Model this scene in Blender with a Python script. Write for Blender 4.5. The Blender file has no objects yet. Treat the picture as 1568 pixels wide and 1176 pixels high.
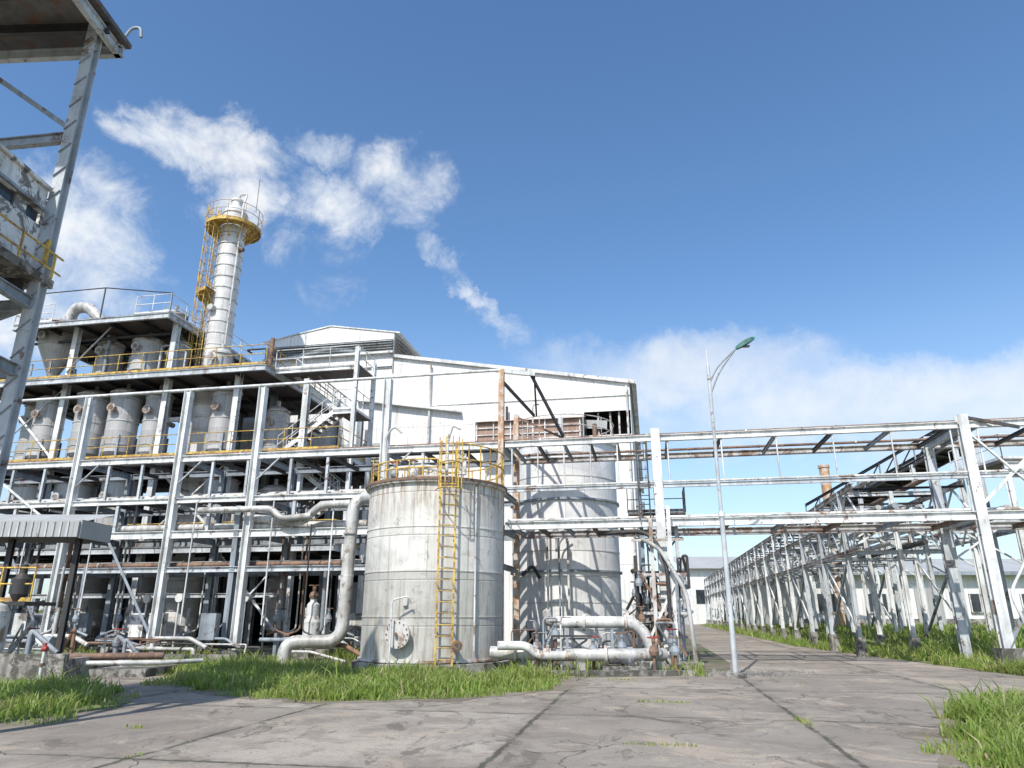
import bpy, math, random
from mathutils import Vector, Matrix, noise as mnoise
R=random.Random(7)
scene=bpy.context.scene
ROT=-math.atan(0.19)
ORG=(0,25,0)

# ------------------------------------------------------------------ node helpers
class NT:
    def __init__(s,tree): s.t=tree; s.n=tree.nodes; s.l=tree.links
    def new(s,typ,**kw):
        nd=s.n.new(typ)
        for k,v in kw.items(): setattr(nd,k,v)
        return nd
    def set(s,sock,v):
        if v is None: return
        if isinstance(v,bpy.types.NodeSocket): s.l.new(v,sock)
        else: sock.default_value=v
    def math(s,op,a,b=None,c=None,clamp=False):
        nd=s.n.new('ShaderNodeMath'); nd.operation=op; nd.use_clamp=clamp
        s.set(nd.inputs[0],a); s.set(nd.inputs[1],b)
        if c is not None: s.set(nd.inputs[2],c)
        return nd.outputs[0]
    def noise(s,vec,scale,detail=6,rough=.6,dist=0):
        nd=s.n.new('ShaderNodeTexNoise'); s.set(nd.inputs['Vector'],vec)
        nd.inputs['Scale'].default_value=scale; nd.inputs['Detail'].default_value=detail
        nd.inputs['Roughness'].default_value=rough; nd.inputs['Distortion'].default_value=dist
        return nd.outputs[0]
    def mapping(s,vec,scale=(1,1,1),rot=(0,0,0),loc=(0,0,0)):
        nd=s.n.new('ShaderNodeMapping'); s.set(nd.inputs[0],vec)
        nd.inputs['Scale'].default_value=scale; nd.inputs['Rotation'].default_value=rot; nd.inputs['Location'].default_value=loc
        return nd.outputs[0]
    def step(s,v,a,b):
        nd=s.n.new('ShaderNodeMapRange'); nd.interpolation_type='SMOOTHSTEP'
        s.set(nd.inputs[0],v)
        if a<b: nd.inputs[1].default_value=a; nd.inputs[2].default_value=b
        else:
            nd.inputs[1].default_value=b; nd.inputs[2].default_value=a; nd.inputs[3].default_value=1; nd.inputs[4].default_value=0
        return nd.outputs[0]
    def mix(s,f,a,b,blend='MIX'):
        nd=s.n.new('ShaderNodeMix'); nd.data_type='RGBA'; nd.blend_type=blend
        s.set(nd.inputs[0],f)
        for sock,v in ((nd.inputs[6],a),(nd.inputs[7],b)):
            if isinstance(v,tuple) and len(v)==3: v=v+(1,)
            s.set(sock,v)
        return nd.outputs[2]
    def sep(s,v):
        nd=s.n.new('ShaderNodeSeparateXYZ'); s.set(nd.inputs[0],v); return nd.outputs
    def comb(s,x,y,z):
        nd=s.n.new('ShaderNodeCombineXYZ'); s.set(nd.inputs[0],x); s.set(nd.inputs[1],y); s.set(nd.inputs[2],z); return nd.outputs[0]
    def bump(s,h,strength=.3,dist=.02):
        nd=s.n.new('ShaderNodeBump'); nd.inputs['Strength'].default_value=strength; nd.inputs['Distance'].default_value=dist
        s.set(nd.inputs['Height'],h); return nd.outputs[0]

def newmat(name):
    m=bpy.data.materials.new(name); m.use_nodes=True
    t=NT(m.node_tree); b=m.node_tree.nodes['Principled BSDF']
    tc=t.new('ShaderNodeTexCoord')
    return m,t,b,tc.outputs['Object']

def paint(name,base,dark=None,rust=(.15,.075,.04),rust_amt=.5,rust_scale=2.2,rough=.6,metal=0,streak=.4):
    m,t,b,co=newmat(name)
    dark=dark or tuple(c*.55 for c in base)
    n1=t.noise(co,.9,4,.65)
    c=t.mix(t.step(n1,.4,.66),base,dark)
    st=t.noise(t.mapping(co,(5,5,.35)),1.0,4,.6)
    c=t.mix(t.math('MULTIPLY',t.step(st,.46,.66),streak),c,tuple(x*.45 for x in dark))
    n2=t.noise(co,rust_scale,6,.74,.5)
    thr=.69-.26*rust_amt
    c=t.mix(t.math('MULTIPLY',t.step(n2,thr,thr+.07),.85),c,rust)
    t.set(b.inputs['Base Color'],c); b.inputs['Roughness'].default_value=rough; b.inputs['Metallic'].default_value=metal
    return m

def cladding(name,base,vary=.25,course=1.2,panels=10,rough=.55,metal=.0,stain=(.16,.12,.08),stain_amt=.5,lowz=2.3,low_amt=.0,rustz=None):
    m,t,b,co=newmat(name)
    x,y,z=t.sep(co)
    ang=t.math('ARCTAN2',y,x)
    ci=t.math('FLOOR',t.math('DIVIDE',z,course))
    a2=t.math('ADD',t.math('MULTIPLY',ang,panels/(2*math.pi)),t.math('MULTIPLY',ci,.37))
    pi_=t.math('FLOOR',a2)
    wn=t.new('ShaderNodeTexWhiteNoise'); t.set(wn.inputs['Vector'],t.comb(pi_,ci,0.5)); v=wn.outputs['Value']
    c=t.mix(v,base,tuple(q*(1-vary) for q in base))
    fr=t.math('FRACT',a2); d=t.math('MINIMUM',fr,t.math('SUBTRACT',1,fr))
    fz=t.math('FRACT',t.math('DIVIDE',z,course)); dz=t.math('MINIMUM',fz,t.math('SUBTRACT',1,fz))
    seam=t.math('MAXIMUM',t.step(d,.018,.0),t.step(dz,.022,.0))
    c=t.mix(t.math('MULTIPLY',seam,.55),c,tuple(q*.35 for q in base))
    n=t.noise(co,.9,6,.7,.6)
    c=t.mix(t.math('MULTIPLY',t.step(n,.44,.64),.5),c,tuple(q*.55 for q in base))
    if low_amt:
        lown=t.math('MULTIPLY',t.step(t.math('ADD',z,t.math('MULTIPLY',t.math('SUBTRACT',n,.5),.4)),lowz+.05,lowz-.05),low_amt)
        c=t.mix(lown,c,tuple(q*.45 for q in base))
    st=t.noise(t.comb(t.math('MULTIPLY',ang,8),t.math('MULTIPLY',z,.2),0),1.8,6,.74)
    low=t.step(z,3.5,.2)
    c=t.mix(t.math('MULTIPLY',t.math('MULTIPLY',t.step(st,.46,.64),t.math('ADD',.55,low)),stain_amt),c,stain)
    if rustz:
        dr=t.noise(t.comb(t.math('MULTIPLY',ang,16),t.math('MULTIPLY',z,.5),3),1.8,5,.7)
        m_=t.math('MULTIPLY',t.step(z,rustz-1.4,rustz),t.step(dr,.46,.6))
        c=t.mix(t.math('MULTIPLY',m_,.75),c,(.27,.16,.085))
    n3=t.noise(co,3.0,7,.77,.8)
    c=t.mix(t.math('MULTIPLY',t.step(n3,.57,.65),stain_amt),c,(.2,.16,.115))
    t.set(b.inputs['Base Color'],c); b.inputs['Roughness'].default_value=rough; b.inputs['Metallic'].default_value=metal
    h=t.math('SUBTRACT',t.noise(co,1.7,3,.5),t.math('MULTIPLY',seam,.5))
    t.set(b.inputs['Normal'],t.bump(h,.5,.04))
    return m

def sheetwall(name,base=(.83,.82,.79),axis=0,pitch=.25,sheet=1.05,grime=.42,stain=(.3,.25,.19)):
    m,t,b,co=newmat(name)
    sp=t.sep(co); x=sp[axis]; z=sp[2]
    wn=t.new('ShaderNodeTexWhiteNoise'); t.set(wn.inputs['Vector'],t.comb(t.math('FLOOR',t.math('DIVIDE',x,sheet)),t.math('FLOOR',t.math('DIVIDE',z,4.1)),.5))
    c=t.mix(wn.outputs['Value'],base,tuple(q*.87 for q in base))
    st=t.noise(t.mapping(co,(3.4,3.4,.14)),1.3,6,.72)
    c=t.mix(t.math('MULTIPLY',t.step(st,.5,.7),grime),c,stain)
    n=t.noise(co,.35,5,.65)
    c=t.mix(t.math('MULTIPLY',t.step(n,.46,.68),grime*.6),c,tuple(q*.62 for q in base))
    n3=t.noise(co,1.6,7,.77,.6)
    c=t.mix(t.math('MULTIPLY',t.step(n3,.61,.68),min(1,grime*1.4)),c,(.30,.18,.11))
    fr=t.math('ABSOLUTE',t.math('SUBTRACT',t.math('FRACT',t.math('DIVIDE',x,pitch)),.5))
    rib=t.step(fr,.36,.46)
    c=t.mix(t.math('MULTIPLY',rib,.18),c,tuple(q*.5 for q in base))
    fz=t.math('ABSOLUTE',t.math('SUBTRACT',t.math('FRACT',t.math('DIVIDE',z,4.1)),.5))
    c=t.mix(t.math('MULTIPLY',t.step(fz,.488,.497),.35),c,(.3,.25,.2))
    t.set(b.inputs['Base Color'],c); b.inputs['Roughness'].default_value=.65
    t.set(b.inputs['Normal'],t.bump(rib,.45,.03))
    return m

M={}
M['steel']=paint('steel_paint_pale',(.55,.58,.59),(.38,.40,.41),rust_amt=.5)
M['steelw']=paint('steel_paint_white',(.78,.79,.77),(.53,.53,.51),rust_amt=.42)
M['steelb']=paint('steel_paint_blue_grey',(.31,.35,.38),(.2,.22,.24),rust_amt=.5)
M['rusty']=paint('rusty_steel',(.22,.14,.10),(.13,.08,.06),rust=(.29,.17,.10),rust_amt=.7,rough=.8)
M['rustw']=paint('rust_and_white_paint',(.60,.58,.55),(.42,.37,.32),rust=(.2,.105,.06),rust_amt=.72,rust_scale=1.6)
M['orange']=paint('orange_rust_post',(.52,.29,.14),(.42,.24,.13),rust=(.55,.5,.44),rust_amt=.85,rust_scale=3)
M['yellow']=paint('yellow_safety_paint',(.72,.50,.08),(.48,.3,.06),rust=(.26,.14,.07),rust_amt=.8,rust_scale=5)
M['dark']=paint('dark_steel',(.055,.053,.052),(.03,.03,.03),rust=(.09,.055,.035),rust_amt=.5)
M['pipe']=paint('pipe_insulation_aluminium',(.58,.57,.54),(.36,.35,.32),rust=(.19,.13,.08),rust_amt=.5,metal=.1,rough=.5,streak=.5)
M['pipew']=paint('pipe_white',(.70,.70,.66),(.45,.44,.41),rust=(.22,.14,.08),rust_amt=.6)
M['deck']=paint('deck_plate',(.14,.135,.13),(.08,.075,.07),rust_amt=.7)
M['conc']=paint('weathered_concrete',(.37,.35,.31),(.18,.17,.15),rust=(.06,.055,.045),rust_amt=.8,rough=.9,streak=.6)
M['cwhite']=paint('weathered_white_plaster',(.80,.79,.76),(.55,.54,.51),rust=(.10,.09,.08),rust_amt=.72,rough=.9,streak=.7)
M['tank']=cladding('tank_shell_cladding',(.72,.70,.64),.14,1.25,11,stain=(.28,.24,.18),stain_amt=.55,low_amt=.5,lowz=2.75,rustz=5.3)
M['tank2']=cladding('tank_shell_panels',(.84,.83,.80),.2,1.0,11,stain=(.42,.39,.34),stain_amt=.4)
M['vessel']=cladding('vessel_cladding',(.60,.59,.57),.4,.9,5,metal=.1,rough=.5,stain_amt=.5)
M['tower']=cladding('column_cladding',(.80,.79,.76),.25,.7,4,metal=.0,rough=.5,stain_amt=.35)
M['wall']=sheetwall('white_corrugated_sheet')
M['wallside']=sheetwall('white_corrugated_side',axis=1)
M['wallg']=sheetwall('grey_corrugated_sheet',(.42,.43,.42))
M['rustsheet']=sheetwall('rust_corrugated_sheet',(.36,.23,.17),grime=.6,stain=(.55,.5,.45))
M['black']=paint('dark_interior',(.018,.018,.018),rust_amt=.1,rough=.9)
M['red']=paint('red_valve_paint',(.4,.05,.04),rust_amt=.5)
M['teal']=paint('lamp_head_green',(.03,.19,.15),rust_amt=.1)
M['glass']=paint('dark_glazing',(.05,.06,.07),rust_amt=.05,rough=.15)
M['stone']=paint('broken_stone',(.24,.22,.19),(.14,.13,.12),rust_amt=.3,rough=.95)
M['shadeslab']=paint('shade_dark_floor_slab',(.15,.14,.12),(.07,.065,.055),rust=(.03,.03,.025),rust_amt=.7,rough=.8)  # dark floor concrete, colour kept low to stand in for shade under the plant
M['mud']=paint('dried_mud',(.24,.20,.15),(.15,.125,.09),rust=(.30,.26,.2),rust_amt=.5,rust_scale=5,rough=.95)

# ------------------------------------------------------------------ mesh builder
class B:
    def __init__(s): s.v=[]; s.f=[]; s.m=[]; s.sm=[]; s.mats=[]
    def mi(s,k):
        if k not in s.mats: s.mats.append(k)
        return s.mats.index(k)
    def add(s,vs,fs,mk,smooth=False):
        o=len(s.v); s.v.extend([tuple(v) for v in vs]); i=s.mi(mk)
        for f in fs: s.f.append([o+k for k in f]); s.m.append(i); s.sm.append(smooth)
    def box(s,x0,x1,y0,y1,z0,z1,mk):
        vs=[(x,y,z) for z in (z0,z1) for y in (y0,y1) for x in (x0,x1)]
        s.add(vs,[(0,2,3,1),(4,5,7,6),(0,1,5,4),(2,6,7,3),(0,4,6,2),(1,3,7,5)],mk)
    def prof(s,p,q,pts,mk,up=None):
        p=Vector(p);q=Vector(q);d=(q-p).normalized()
        u=Vector(up) if up else (Vector((0,0,1)) if abs(d.z)<.9 else Vector((0,1,0)))
        x=d.cross(u).normalized(); y=x.cross(d).normalized(); n=len(pts)
        vs=[p+x*a+y*b for a,b in pts]+[q+x*a+y*b for a,b in pts]
        fs=[(i,(i+1)%n,n+(i+1)%n,n+i) for i in range(n)]+[tuple(range(n))[::-1],tuple(range(n,2*n))]
        s.add(vs,fs,mk)
    def beam(s,p,q,w,h,mk,up=None):
        w/=2;h/=2; s.prof(p,q,[(-w,-h),(w,-h),(w,h),(-w,h)],mk,up)
    def ib(s,p,q,w,h,mk,up=None,t=None):
        t=t or max(.02,h*.09); a=w/2;c=h/2;e=t/2+.004
        s.prof(p,q,[(-a,-c),(a,-c),(a,-c+t),(e,-c+t),(e,c-t),(a,c-t),(a,c),(-a,c),(-a,c-t),(-e,c-t),(-e,-c+t),(-a,-c+t)],mk,up)
    def ang(s,p,q,w,mk):
        t=.012; s.prof(p,q,[(0,0),(w,0),(w,t),(t,t),(t,w),(0,w)],mk)
    def tube(s,path,r,mk,n=8,bend=.3,caps=True):
        P=[Vector(p) for p in path]; pts=[P[0]]
        for i in range(1,len(P)-1):
            a,b_,c=P[i-1],P[i],P[i+1]
            l1=(a-b_).length;l2=(c-b_).length
            k=min(bend,l1*.48,l2*.48); s1=b_+(a-b_)/l1*k; s2=b_+(c-b_)/l2*k
            for j in range(6):
                u=j/5; pts.append(s1*(1-u)**2+b_*2*u*(1-u)+s2*u*u)
        pts.append(P[-1])
        d=(pts[1]-pts[0]).normalized(); ref=Vector((0,0,1)) if abs(d.z)<.9 else Vector((1,0,0))
        x=d.cross(ref).normalized(); vs=[];fs=[]
        for i,p in enumerate(pts):
            if i==0: t=pts[1]-pts[0]
            elif i==len(pts)-1: t=pts[-1]-pts[-2]
            else: t=(pts[i+1]-pts[i]).normalized()+(pts[i]-pts[i-1]).normalized()
            t.normalize(); x=(x-t*x.dot(t)).normalized(); y=t.cross(x)
            for k in range(n):
                a=2*math.pi*k/n; vs.append(p+x*math.cos(a)*r+y*math.sin(a)*r)
        for i in range(len(pts)-1):
            for k in range(n):
                fs.append((i*n+k,i*n+(k+1)%n,(i+1)*n+(k+1)%n,(i+1)*n+k))
        s.add(vs,fs,mk,True)
        if caps:
            s.add(vs[:n],[tuple(range(n))[::-1]],mk); s.add(vs[-n:],[tuple(range(n))],mk)
    def cyl(s,p,q,r,mk,n=10): s.tube([p,q],r,mk,n)
    def lathe(s,cx,cy,pr,mk,n=24,smooth=True,a0=0,a1=2*math.pi):
        full=abs(a1-a0-2*math.pi)<1e-6; k=n if full else n+1
        for j in range(len(pr)-1):
            vs=[];fs=[]
            for (r,z) in (pr[j],pr[j+1]):
                for i in range(k):
                    a=a0+(a1-a0)*i/n; vs.append((cx+r*math.cos(a),cy+r*math.sin(a),z))
            for i in range(n):
                i2=(i+1)%k; fs.append((i,i2,k+i2,k+i))
            s.add(vs,fs,mk,smooth)
    def rail(s,pts,mk='yellow',h=1.05,sp=1.4,r=.024,toe=True):
        P=[Vector(p) for p in pts]
        for a,b_ in zip(P[:-1],P[1:]):
            L=(b_-a).length; k=max(1,round(L/sp))
            for i in range(k+1):
                p=a+(b_-a)*i/k; s.cyl(p,p+Vector((0,0,h)),r,mk,5)
            for z in (h,h*.52): s.cyl(a+Vector((0,0,z)),b_+Vector((0,0,z)),r,mk,5)
            if toe: s.beam(a+Vector((0,0,.06)),b_+Vector((0,0,.06)),.012,.1,mk)
    def ladder(s,x,y,z0,z1,nx,ny,mk='yellow',w=.45,cage=None):
        tx,ty=-ny,nx
        for sg in (-1,1):
            s.beam((x+tx*w/2*sg,y+ty*w/2*sg,z0),(x+tx*w/2*sg,y+ty*w/2*sg,z1),.05,.03,mk)
        z=z0+.2
        while z<z1:
            s.cyl((x-tx*w/2,y-ty*w/2,z),(x+tx*w/2,y+ty*w/2,z),.016,mk,5); z+=.3
        if cage is not None:
            zz=cage
            pts=[]
            for i in range(7):
                a=math.pi*i/6; pts.append((math.cos(a)*.38,math.sin(a)*.68))
            while zz<=z1+.01:
                s.tube([(x+tx*a+nx*b_,y+ty*a+ny*b_,zz) for a,b_ in pts],.02,mk,4,bend=.02); zz+=.75
            for a,b_ in pts[1:-1]:
                s.beam((x+tx*a+nx*b_,y+ty*a+ny*b_,cage),(x+tx*a+nx*b_,y+ty*a+ny*b_,z1),.03,.015,mk)
    def flange(s,p,ax,r,mk,t=.06):
        p=Vector(p);ax=Vector(ax).normalized(); s.cyl(p-ax*t,p+ax*t,r,mk,12)
    def valve(s,x,y,z,r,mk='steelb',wheel='red'):
        s.cyl((x,y,z),(x,y,z+.35),r*.5,mk,6); s.lathe(x,y,[(r*1.1,z-.1),(r*1.3,z),(r*.9,z+.14)],mk,8)
        pts=[(x+math.cos(a)*r*1.5,y+math.sin(a)*r*1.5,z+.36) for a in [i*math.pi/5 for i in range(11)]]
        s.tube(pts,.018,wheel,4,bend=.02)
        s.cyl((x-r*1.5,y,z+.36),(x+r*1.5,y,z+.36),.012,wheel,4)
    def obj(s,name,loc=(0,0,0),rotz=0,parent=None):
        me=bpy.data.meshes.new(name); me.from_pydata(s.v,[],s.f)
        me.polygons.foreach_set('material_index',s.m); me.polygons.foreach_set('use_smooth',s.sm)
        for k in s.mats: me.materials.append(M[k])
        me.update()
        o=bpy.data.objects.new(name,me); scene.collection.objects.link(o)
        o.location=loc; o.rotation_euler=(0,0,rotz)
        if parent: o.parent=parent
        return o

def plant(b,name): return b.obj(name,ORG,ROT)
def L2W(s,q):
    c,sn=math.cos(ROT),math.sin(ROT)
    return (ORG[0]+s*c-q*sn, ORG[1]+s*sn+q*c)

# ------------------------------------------------------------------ world / sky
world=bpy.data.worlds.new("World"); scene.world=world; world.use_nodes=True
W=NT(world.node_tree); bg=world.node_tree.nodes['Background']
SUN_EL,SUN_AZ=48,202
sky=W.new('ShaderNodeTexSky'); sky.sky_type='NISHITA'; sky.sun_disc=False
sky.sun_elevation=math.radians(SUN_EL); sky.sun_rotation=math.radians(SUN_AZ)
sky.air_density=1.0; sky.dust_density=.8; sky.ozone_density=2.0
tc=W.new('ShaderNodeTexCoord'); d=tc.outputs['Generated']
x,y,z=W.sep(d)
az=W.math('MULTIPLY',W.math('ARCTAN2',x,y),57.2958)
el=W.math('MULTIPLY',W.math('ARCSINE',z),57.2958)
warp=W.noise(d,5.5,8,.66); warp2=W.noise(W.mapping(d,loc=(7,3,1)),5.5,8,.66)
azw=W.math('ADD',az,W.math('MULTIPLY',W.math('SUBTRACT',warp,.5),14))
elw=W.math('ADD',el,W.math('MULTIPLY',W.math('SUBTRACT',warp2,.5),11))
blobs=[(-26.8,32.8,8,3.8,0,1.05),(-23.5,29.8,6,3.2,0,.85),(-18.5,35,5.5,2.2,0,.7),(-9.0,33.3,7,4.6,0,.95),(-16.5,31,6.5,3.2,0,.85),(-17,26.5,5,5.5,0,.58),
 (-36,24.5,9,6.5,0,1.0),(-41,19,12,6,0,.95),(-27,20,9,4,0,.6),(-5.0,26.2,7.5,1.4,-38,.78),(-1.0,22.8,6,1.4,-25,.6),(3.5,20.4,7,1.8,-12,.5)]
S=None
def ell(a,e,ax,ay,rot,A,E):
    c,sn=math.cos(math.radians(rot)),math.sin(math.radians(rot))
    da=W.math('SUBTRACT',A,a); de=W.math('SUBTRACT',E,e)
    p=W.math('DIVIDE',W.math('ADD',W.math('MULTIPLY',da,c),W.math('MULTIPLY',de,sn)),ax)
    q=W.math('DIVIDE',W.math('SUBTRACT',W.math('MULTIPLY',de,c),W.math('MULTIPLY',da,sn)),ay)
    r2=W.math('ADD',W.math('MULTIPLY',p,p),W.math('MULTIPLY',q,q))
    return W.math('MAXIMUM',W.math('SUBTRACT',1,r2),0)
for a,e,ax,ay,rot,amp in blobs:
    mk=W.math('MULTIPLY',ell(a,e,ax,ay,rot,azw,elw),amp)
    S=mk if S is None else W.math('MAXIMUM',S,mk)
fn=W.noise(d,11.0,9,.66,.4); fn2=W.noise(W.mapping(d,loc=(3,3,9)),3.2,6,.6,.3)
dens=W.math('ADD',S,W.math('ADD',W.math('MULTIPLY',W.math('SUBTRACT',fn,.5),2.3),W.math('MULTIPLY',W.math('SUBTRACT',fn2,.5),1.2)))
alpha=W.math('MULTIPLY',W.step(dens,.15,1.3),W.step(S,0,.45))
Hs=None
for a,e,ax,ay,amp in ((14,18.3,17,4.0,.85),(26,14.5,22,5,.85),(42,11,22,5,.8),(-2,15,20,5,.5)):
    mk=W.math('MULTIPLY',ell(a,e,ax,ay,-4,azw,elw),amp)
    Hs=mk if Hs is None else W.math('MAXIMUM',Hs,mk)
hz=W.math('MULTIPLY',W.step(W.math('ADD',Hs,W.math('ADD',W.math('MULTIPLY',W.math('SUBTRACT',fn2,.5),.9),W.math('MULTIPLY',W.math('SUBTRACT',fn,.5),.6))),.05,1.05),W.math('MULTIPLY',W.step(Hs,0,.45),.85))
alpha=W.math('MAXIMUM',alpha,hz)
lowh=W.math('MULTIPLY',W.step(el,26,0),.5)
shade=W.noise(W.mapping(d,loc=(2,5,3)),7,6,.6)
ccol=W.mix(W.step(shade,.38,.68),(6.6,6.7,6.8),(5.3,5.8,6.4))
g=W.new('ShaderNodeHueSaturation'); W.set(g.inputs['Color'],sky.outputs[0]); g.inputs['Saturation'].default_value=1.16; g.inputs['Value'].default_value=1.32
skc=W.mix(lowh,g.outputs[0],(4.2,5.4,6.6))
W.set(bg.inputs[0],W.mix(alpha,skc,ccol)); bg.inputs[1].default_value=.15

sd=bpy.data.lights.new('sun','SUN'); sd.energy=5; sd.angle=math.radians(.5); sd.color=(1,.965,.91)
so=bpy.data.objects.new('sun',sd); scene.collection.objects.link(so)
e,a=math.radians(SUN_EL),math.radians(SUN_AZ)
ts=Vector((math.cos(e)*math.sin(a),math.cos(e)*math.cos(a),math.sin(e)))
so.rotation_euler=ts.to_track_quat('Z','Y').to_euler()

# ------------------------------------------------------------------ camera
cd=bpy.data.cameras.new('camera'); cam=bpy.data.objects.new('camera',cd); scene.collection.objects.link(cam)
cam.location=(0,0,1.6); cam.rotation_euler=(math.radians(90+18),0,0); cd.lens=24.8; cd.sensor_width=36; cd.clip_end=3000
scene.camera=cam
scene.view_settings.view_transform='Standard'; scene.view_settings.look='None'; scene.view_settings.exposure=0

# ------------------------------------------------------------------ ground
def ground_mat():
    m,t,b,co=newmat('earth_and_weeds')
    n=t.noise(co,.25,6,.65); n2=t.noise(co,2.5,6,.7)
    c=t.mix(t.step(n,.42,.58),(.18,.15,.11),(.09,.115,.04))
    c=t.mix(t.step(n2,.45,.7),c,(.09,.08,.055))
    t.set(b.inputs['Base Color'],c); b.inputs['Roughness'].default_value=.95
    t.set(b.inputs['Normal'],t.bump(n2,.6,.05)); return m
M['ground']=ground_mat()
def verge_mat():
    m,t,b,co=newmat('turf')
    n=t.noise(co,.5,6,.65); n2=t.noise(co,6,6,.7)
    c=t.mix(t.step(n,.38,.6),(.14,.20,.045),(.22,.21,.09))
    c=t.mix(t.step(n2,.4,.7),c,(.09,.11,.035))
    t.set(b.inputs['Base Color'],c); b.inputs['Roughness'].default_value=.95
    t.set(b.inputs['Normal'],t.bump(n2,.8,.06)); return m
M['turf']=verge_mat()
def road_mat():
    m,t,b,co=newmat('old_concrete_paving')
    rc=t.mapping(co,rot=(0,0,-ROT))
    x,y,z=t.sep(rc)
    wob=t.math('MULTIPLY',t.math('SUBTRACT',t.noise(co,1.8,6,.75),.5),.2)
    def joint(v,period,off,wd):
        f=t.math('FRACT',t.math('DIVIDE',t.math('ADD',t.math('ADD',v,wob),off),period))
        dd=t.math('MINIMUM',f,t.math('SUBTRACT',1,f))
        return t.step(dd,wd/period,wd*.3/period), t.step(dd,wd*7/period,0)
    j1,s1=joint(x,4.1,1.93,.055); j2,s2=joint(y,4.6,1.1,.045)
    gap=t.step(t.noise(co,.8,4,.6),.38,.52)
    jn=t.math('MULTIPLY',t.math('MAXIMUM',j1,j2),t.math('ADD',.35,t.math('MULTIPLY',gap,.65)))
    js=t.math('MULTIPLY',t.math('MAXIMUM',s1,s2),t.step(t.noise(co,1.6,6,.7),.42,.62))
    big=t.noise(co,.22,6,.6); mid=t.noise(co,1.1,8,.75,.8); fine=t.noise(co,32,3,.85); med=t.noise(t.mapping(co,loc=(9,4,0)),.5,8,.75,1.2)
    wn=t.new('ShaderNodeTexWhiteNoise'); t.set(wn.inputs['Vector'],t.comb(t.math('FLOOR',t.math('DIVIDE',t.math('ADD',x,1.93),4.1)),t.math('FLOOR',t.math('DIVIDE',t.math('ADD',y,1.1),4.6)),.5))
    c=t.mix(wn.outputs['Value'],(.41,.36,.295),(.30,.262,.212))
    c=t.mix(t.math('MULTIPLY',t.step(big,.4,.6),.85),c,(.245,.21,.17))
    c=t.mix(t.math('MULTIPLY',t.step(mid,.46,.60),.55),c,(.18,.15,.118))
    c=t.mix(t.math('MULTIPLY',t.step(med,.52,.60),.6),c,(.45,.365,.275))
    c=t.mix(t.math('MULTIPLY',t.step(t.noise(t.mapping(co,loc=(1,8,0),scale=(1,.5,1)),.9,8,.77,1.5),.55,.61),.75),c,(.115,.097,.075))
    c=t.mix(t.math('MULTIPLY',js,.55),c,(.12,.10,.078))
    wv=t.n.new('ShaderNodeTexNoise'); t.set(wv.inputs['Vector'],co); wv.inputs['Scale'].default_value=1.3; wv.inputs['Detail'].default_value=6
    wc=t.new('ShaderNodeVectorMath',operation='MULTIPLY_ADD'); t.set(wc.inputs[0],wv.outputs[1]); wc.inputs[1].default_value=(.9,.9,0); t.set(wc.inputs[2],co)
    vor=t.new('ShaderNodeTexVoronoi'); vor.feature='DISTANCE_TO_EDGE'; vor.voronoi_dimensions='2D'; t.set(vor.inputs['Vector'],wc.outputs[0]); vor.inputs['Scale'].default_value=.3
    ck=t.math('MULTIPLY',t.step(vor.outputs['Distance'],.006,.001),t.step(t.noise(t.mapping(co,loc=(4,2,0)),.35,2,.5),.47,.6))
    c=t.mix(t.math('MULTIPLY',ck,.75),c,(.05,.043,.034))
    c=t.mix(t.math('MULTIPLY',jn,.9),c,t.mix(t.step(t.noise(co,2.5,3,.5),.48,.58),(.05,.042,.033),(.07,.08,.035)))
    c=t.mix(t.math('MULTIPLY',t.step(fine,.42,.72),.5),c,(.15,.13,.105))
    t.set(b.inputs['Base Color'],c); b.inputs['Roughness'].default_value=.92
    h=t.math('SUBTRACT',t.math('ADD',t.math('MULTIPLY',fine,.7),mid),t.math('MULTIPLY',t.math('MAXIMUM',jn,ck),1.5))
    t.set(b.inputs['Normal'],t.bump(h,.7,.02)); return m
M['road']=road_mat()

b=B(); b.add([(-1500,-200,0),(1500,-200,0),(1500,2500,0),(-1500,2500,0)],[(0,1,2,3)],'ground'); b.obj('ground')

def jag(poly,amp=.18,step=.35,seed=0):
    out=[]; n=len(poly)
    for i in range(n):
        a=Vector(poly[i]);c=Vector(poly[(i+1)%n]);L=(c-a).length;k=max(1,int(L/step))
        for j in range(k):
            p=a+(c-a)*j/k
            nx=mnoise.noise((p.x*.9,p.y*.9,seed)); ny=mnoise.noise((p.x*.9+50,p.y*.9,seed))
            fx=mnoise.noise((p.x*3,p.y*3,seed+9))
            out.append((p.x+(nx+fx*.5)*amp*2,p.y+(ny+fx*.5)*amp*2))
    return out
def sheet(poly,z,mk,name):
    b=B(); b.add([(p[0],p[1],z) for p in poly],[tuple(range(len(poly)))],mk)
    return b.obj(name)
def xr(Y):
    pts=[(16,13.2),(20,13.6),(38,14.4),(62,18.6),(118,29)]
    if Y<=pts[0][0]: return pts[0][1]
    for (y0,x0),(y1,x1) in zip(pts[:-1],pts[1:]):
        if Y<=y1: return x0+(x1-x0)*(Y-y0)/(y1-y0)
    return pts[-1][1]
road=[(-30,-3),(60,-3),(60,17),(16,17.6),(14.2,19.0),(xr(21),21)]+[(xr(Y),Y) for Y in (26,32,38,46,54,62,75,90,118)]
road+=[(24.5,118),(19.5,90),(16.2,75),(13.8,62),(11.6,50),(9.6,38),(8.2,30),(7.2,25),(6.4,22.3),(4.6,20.3),(1.3,19.7),(-6.5,20.2),(-9.5,20.8),(-30,24)]
sheet(road,.006,'road','concrete_road')
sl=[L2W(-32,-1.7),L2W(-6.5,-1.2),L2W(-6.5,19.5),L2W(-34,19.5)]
sheet(sl,.004,'shadeslab','plant_shade_slab')  # added dark sheet, paints shade over the sunlit ground below the structure

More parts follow.
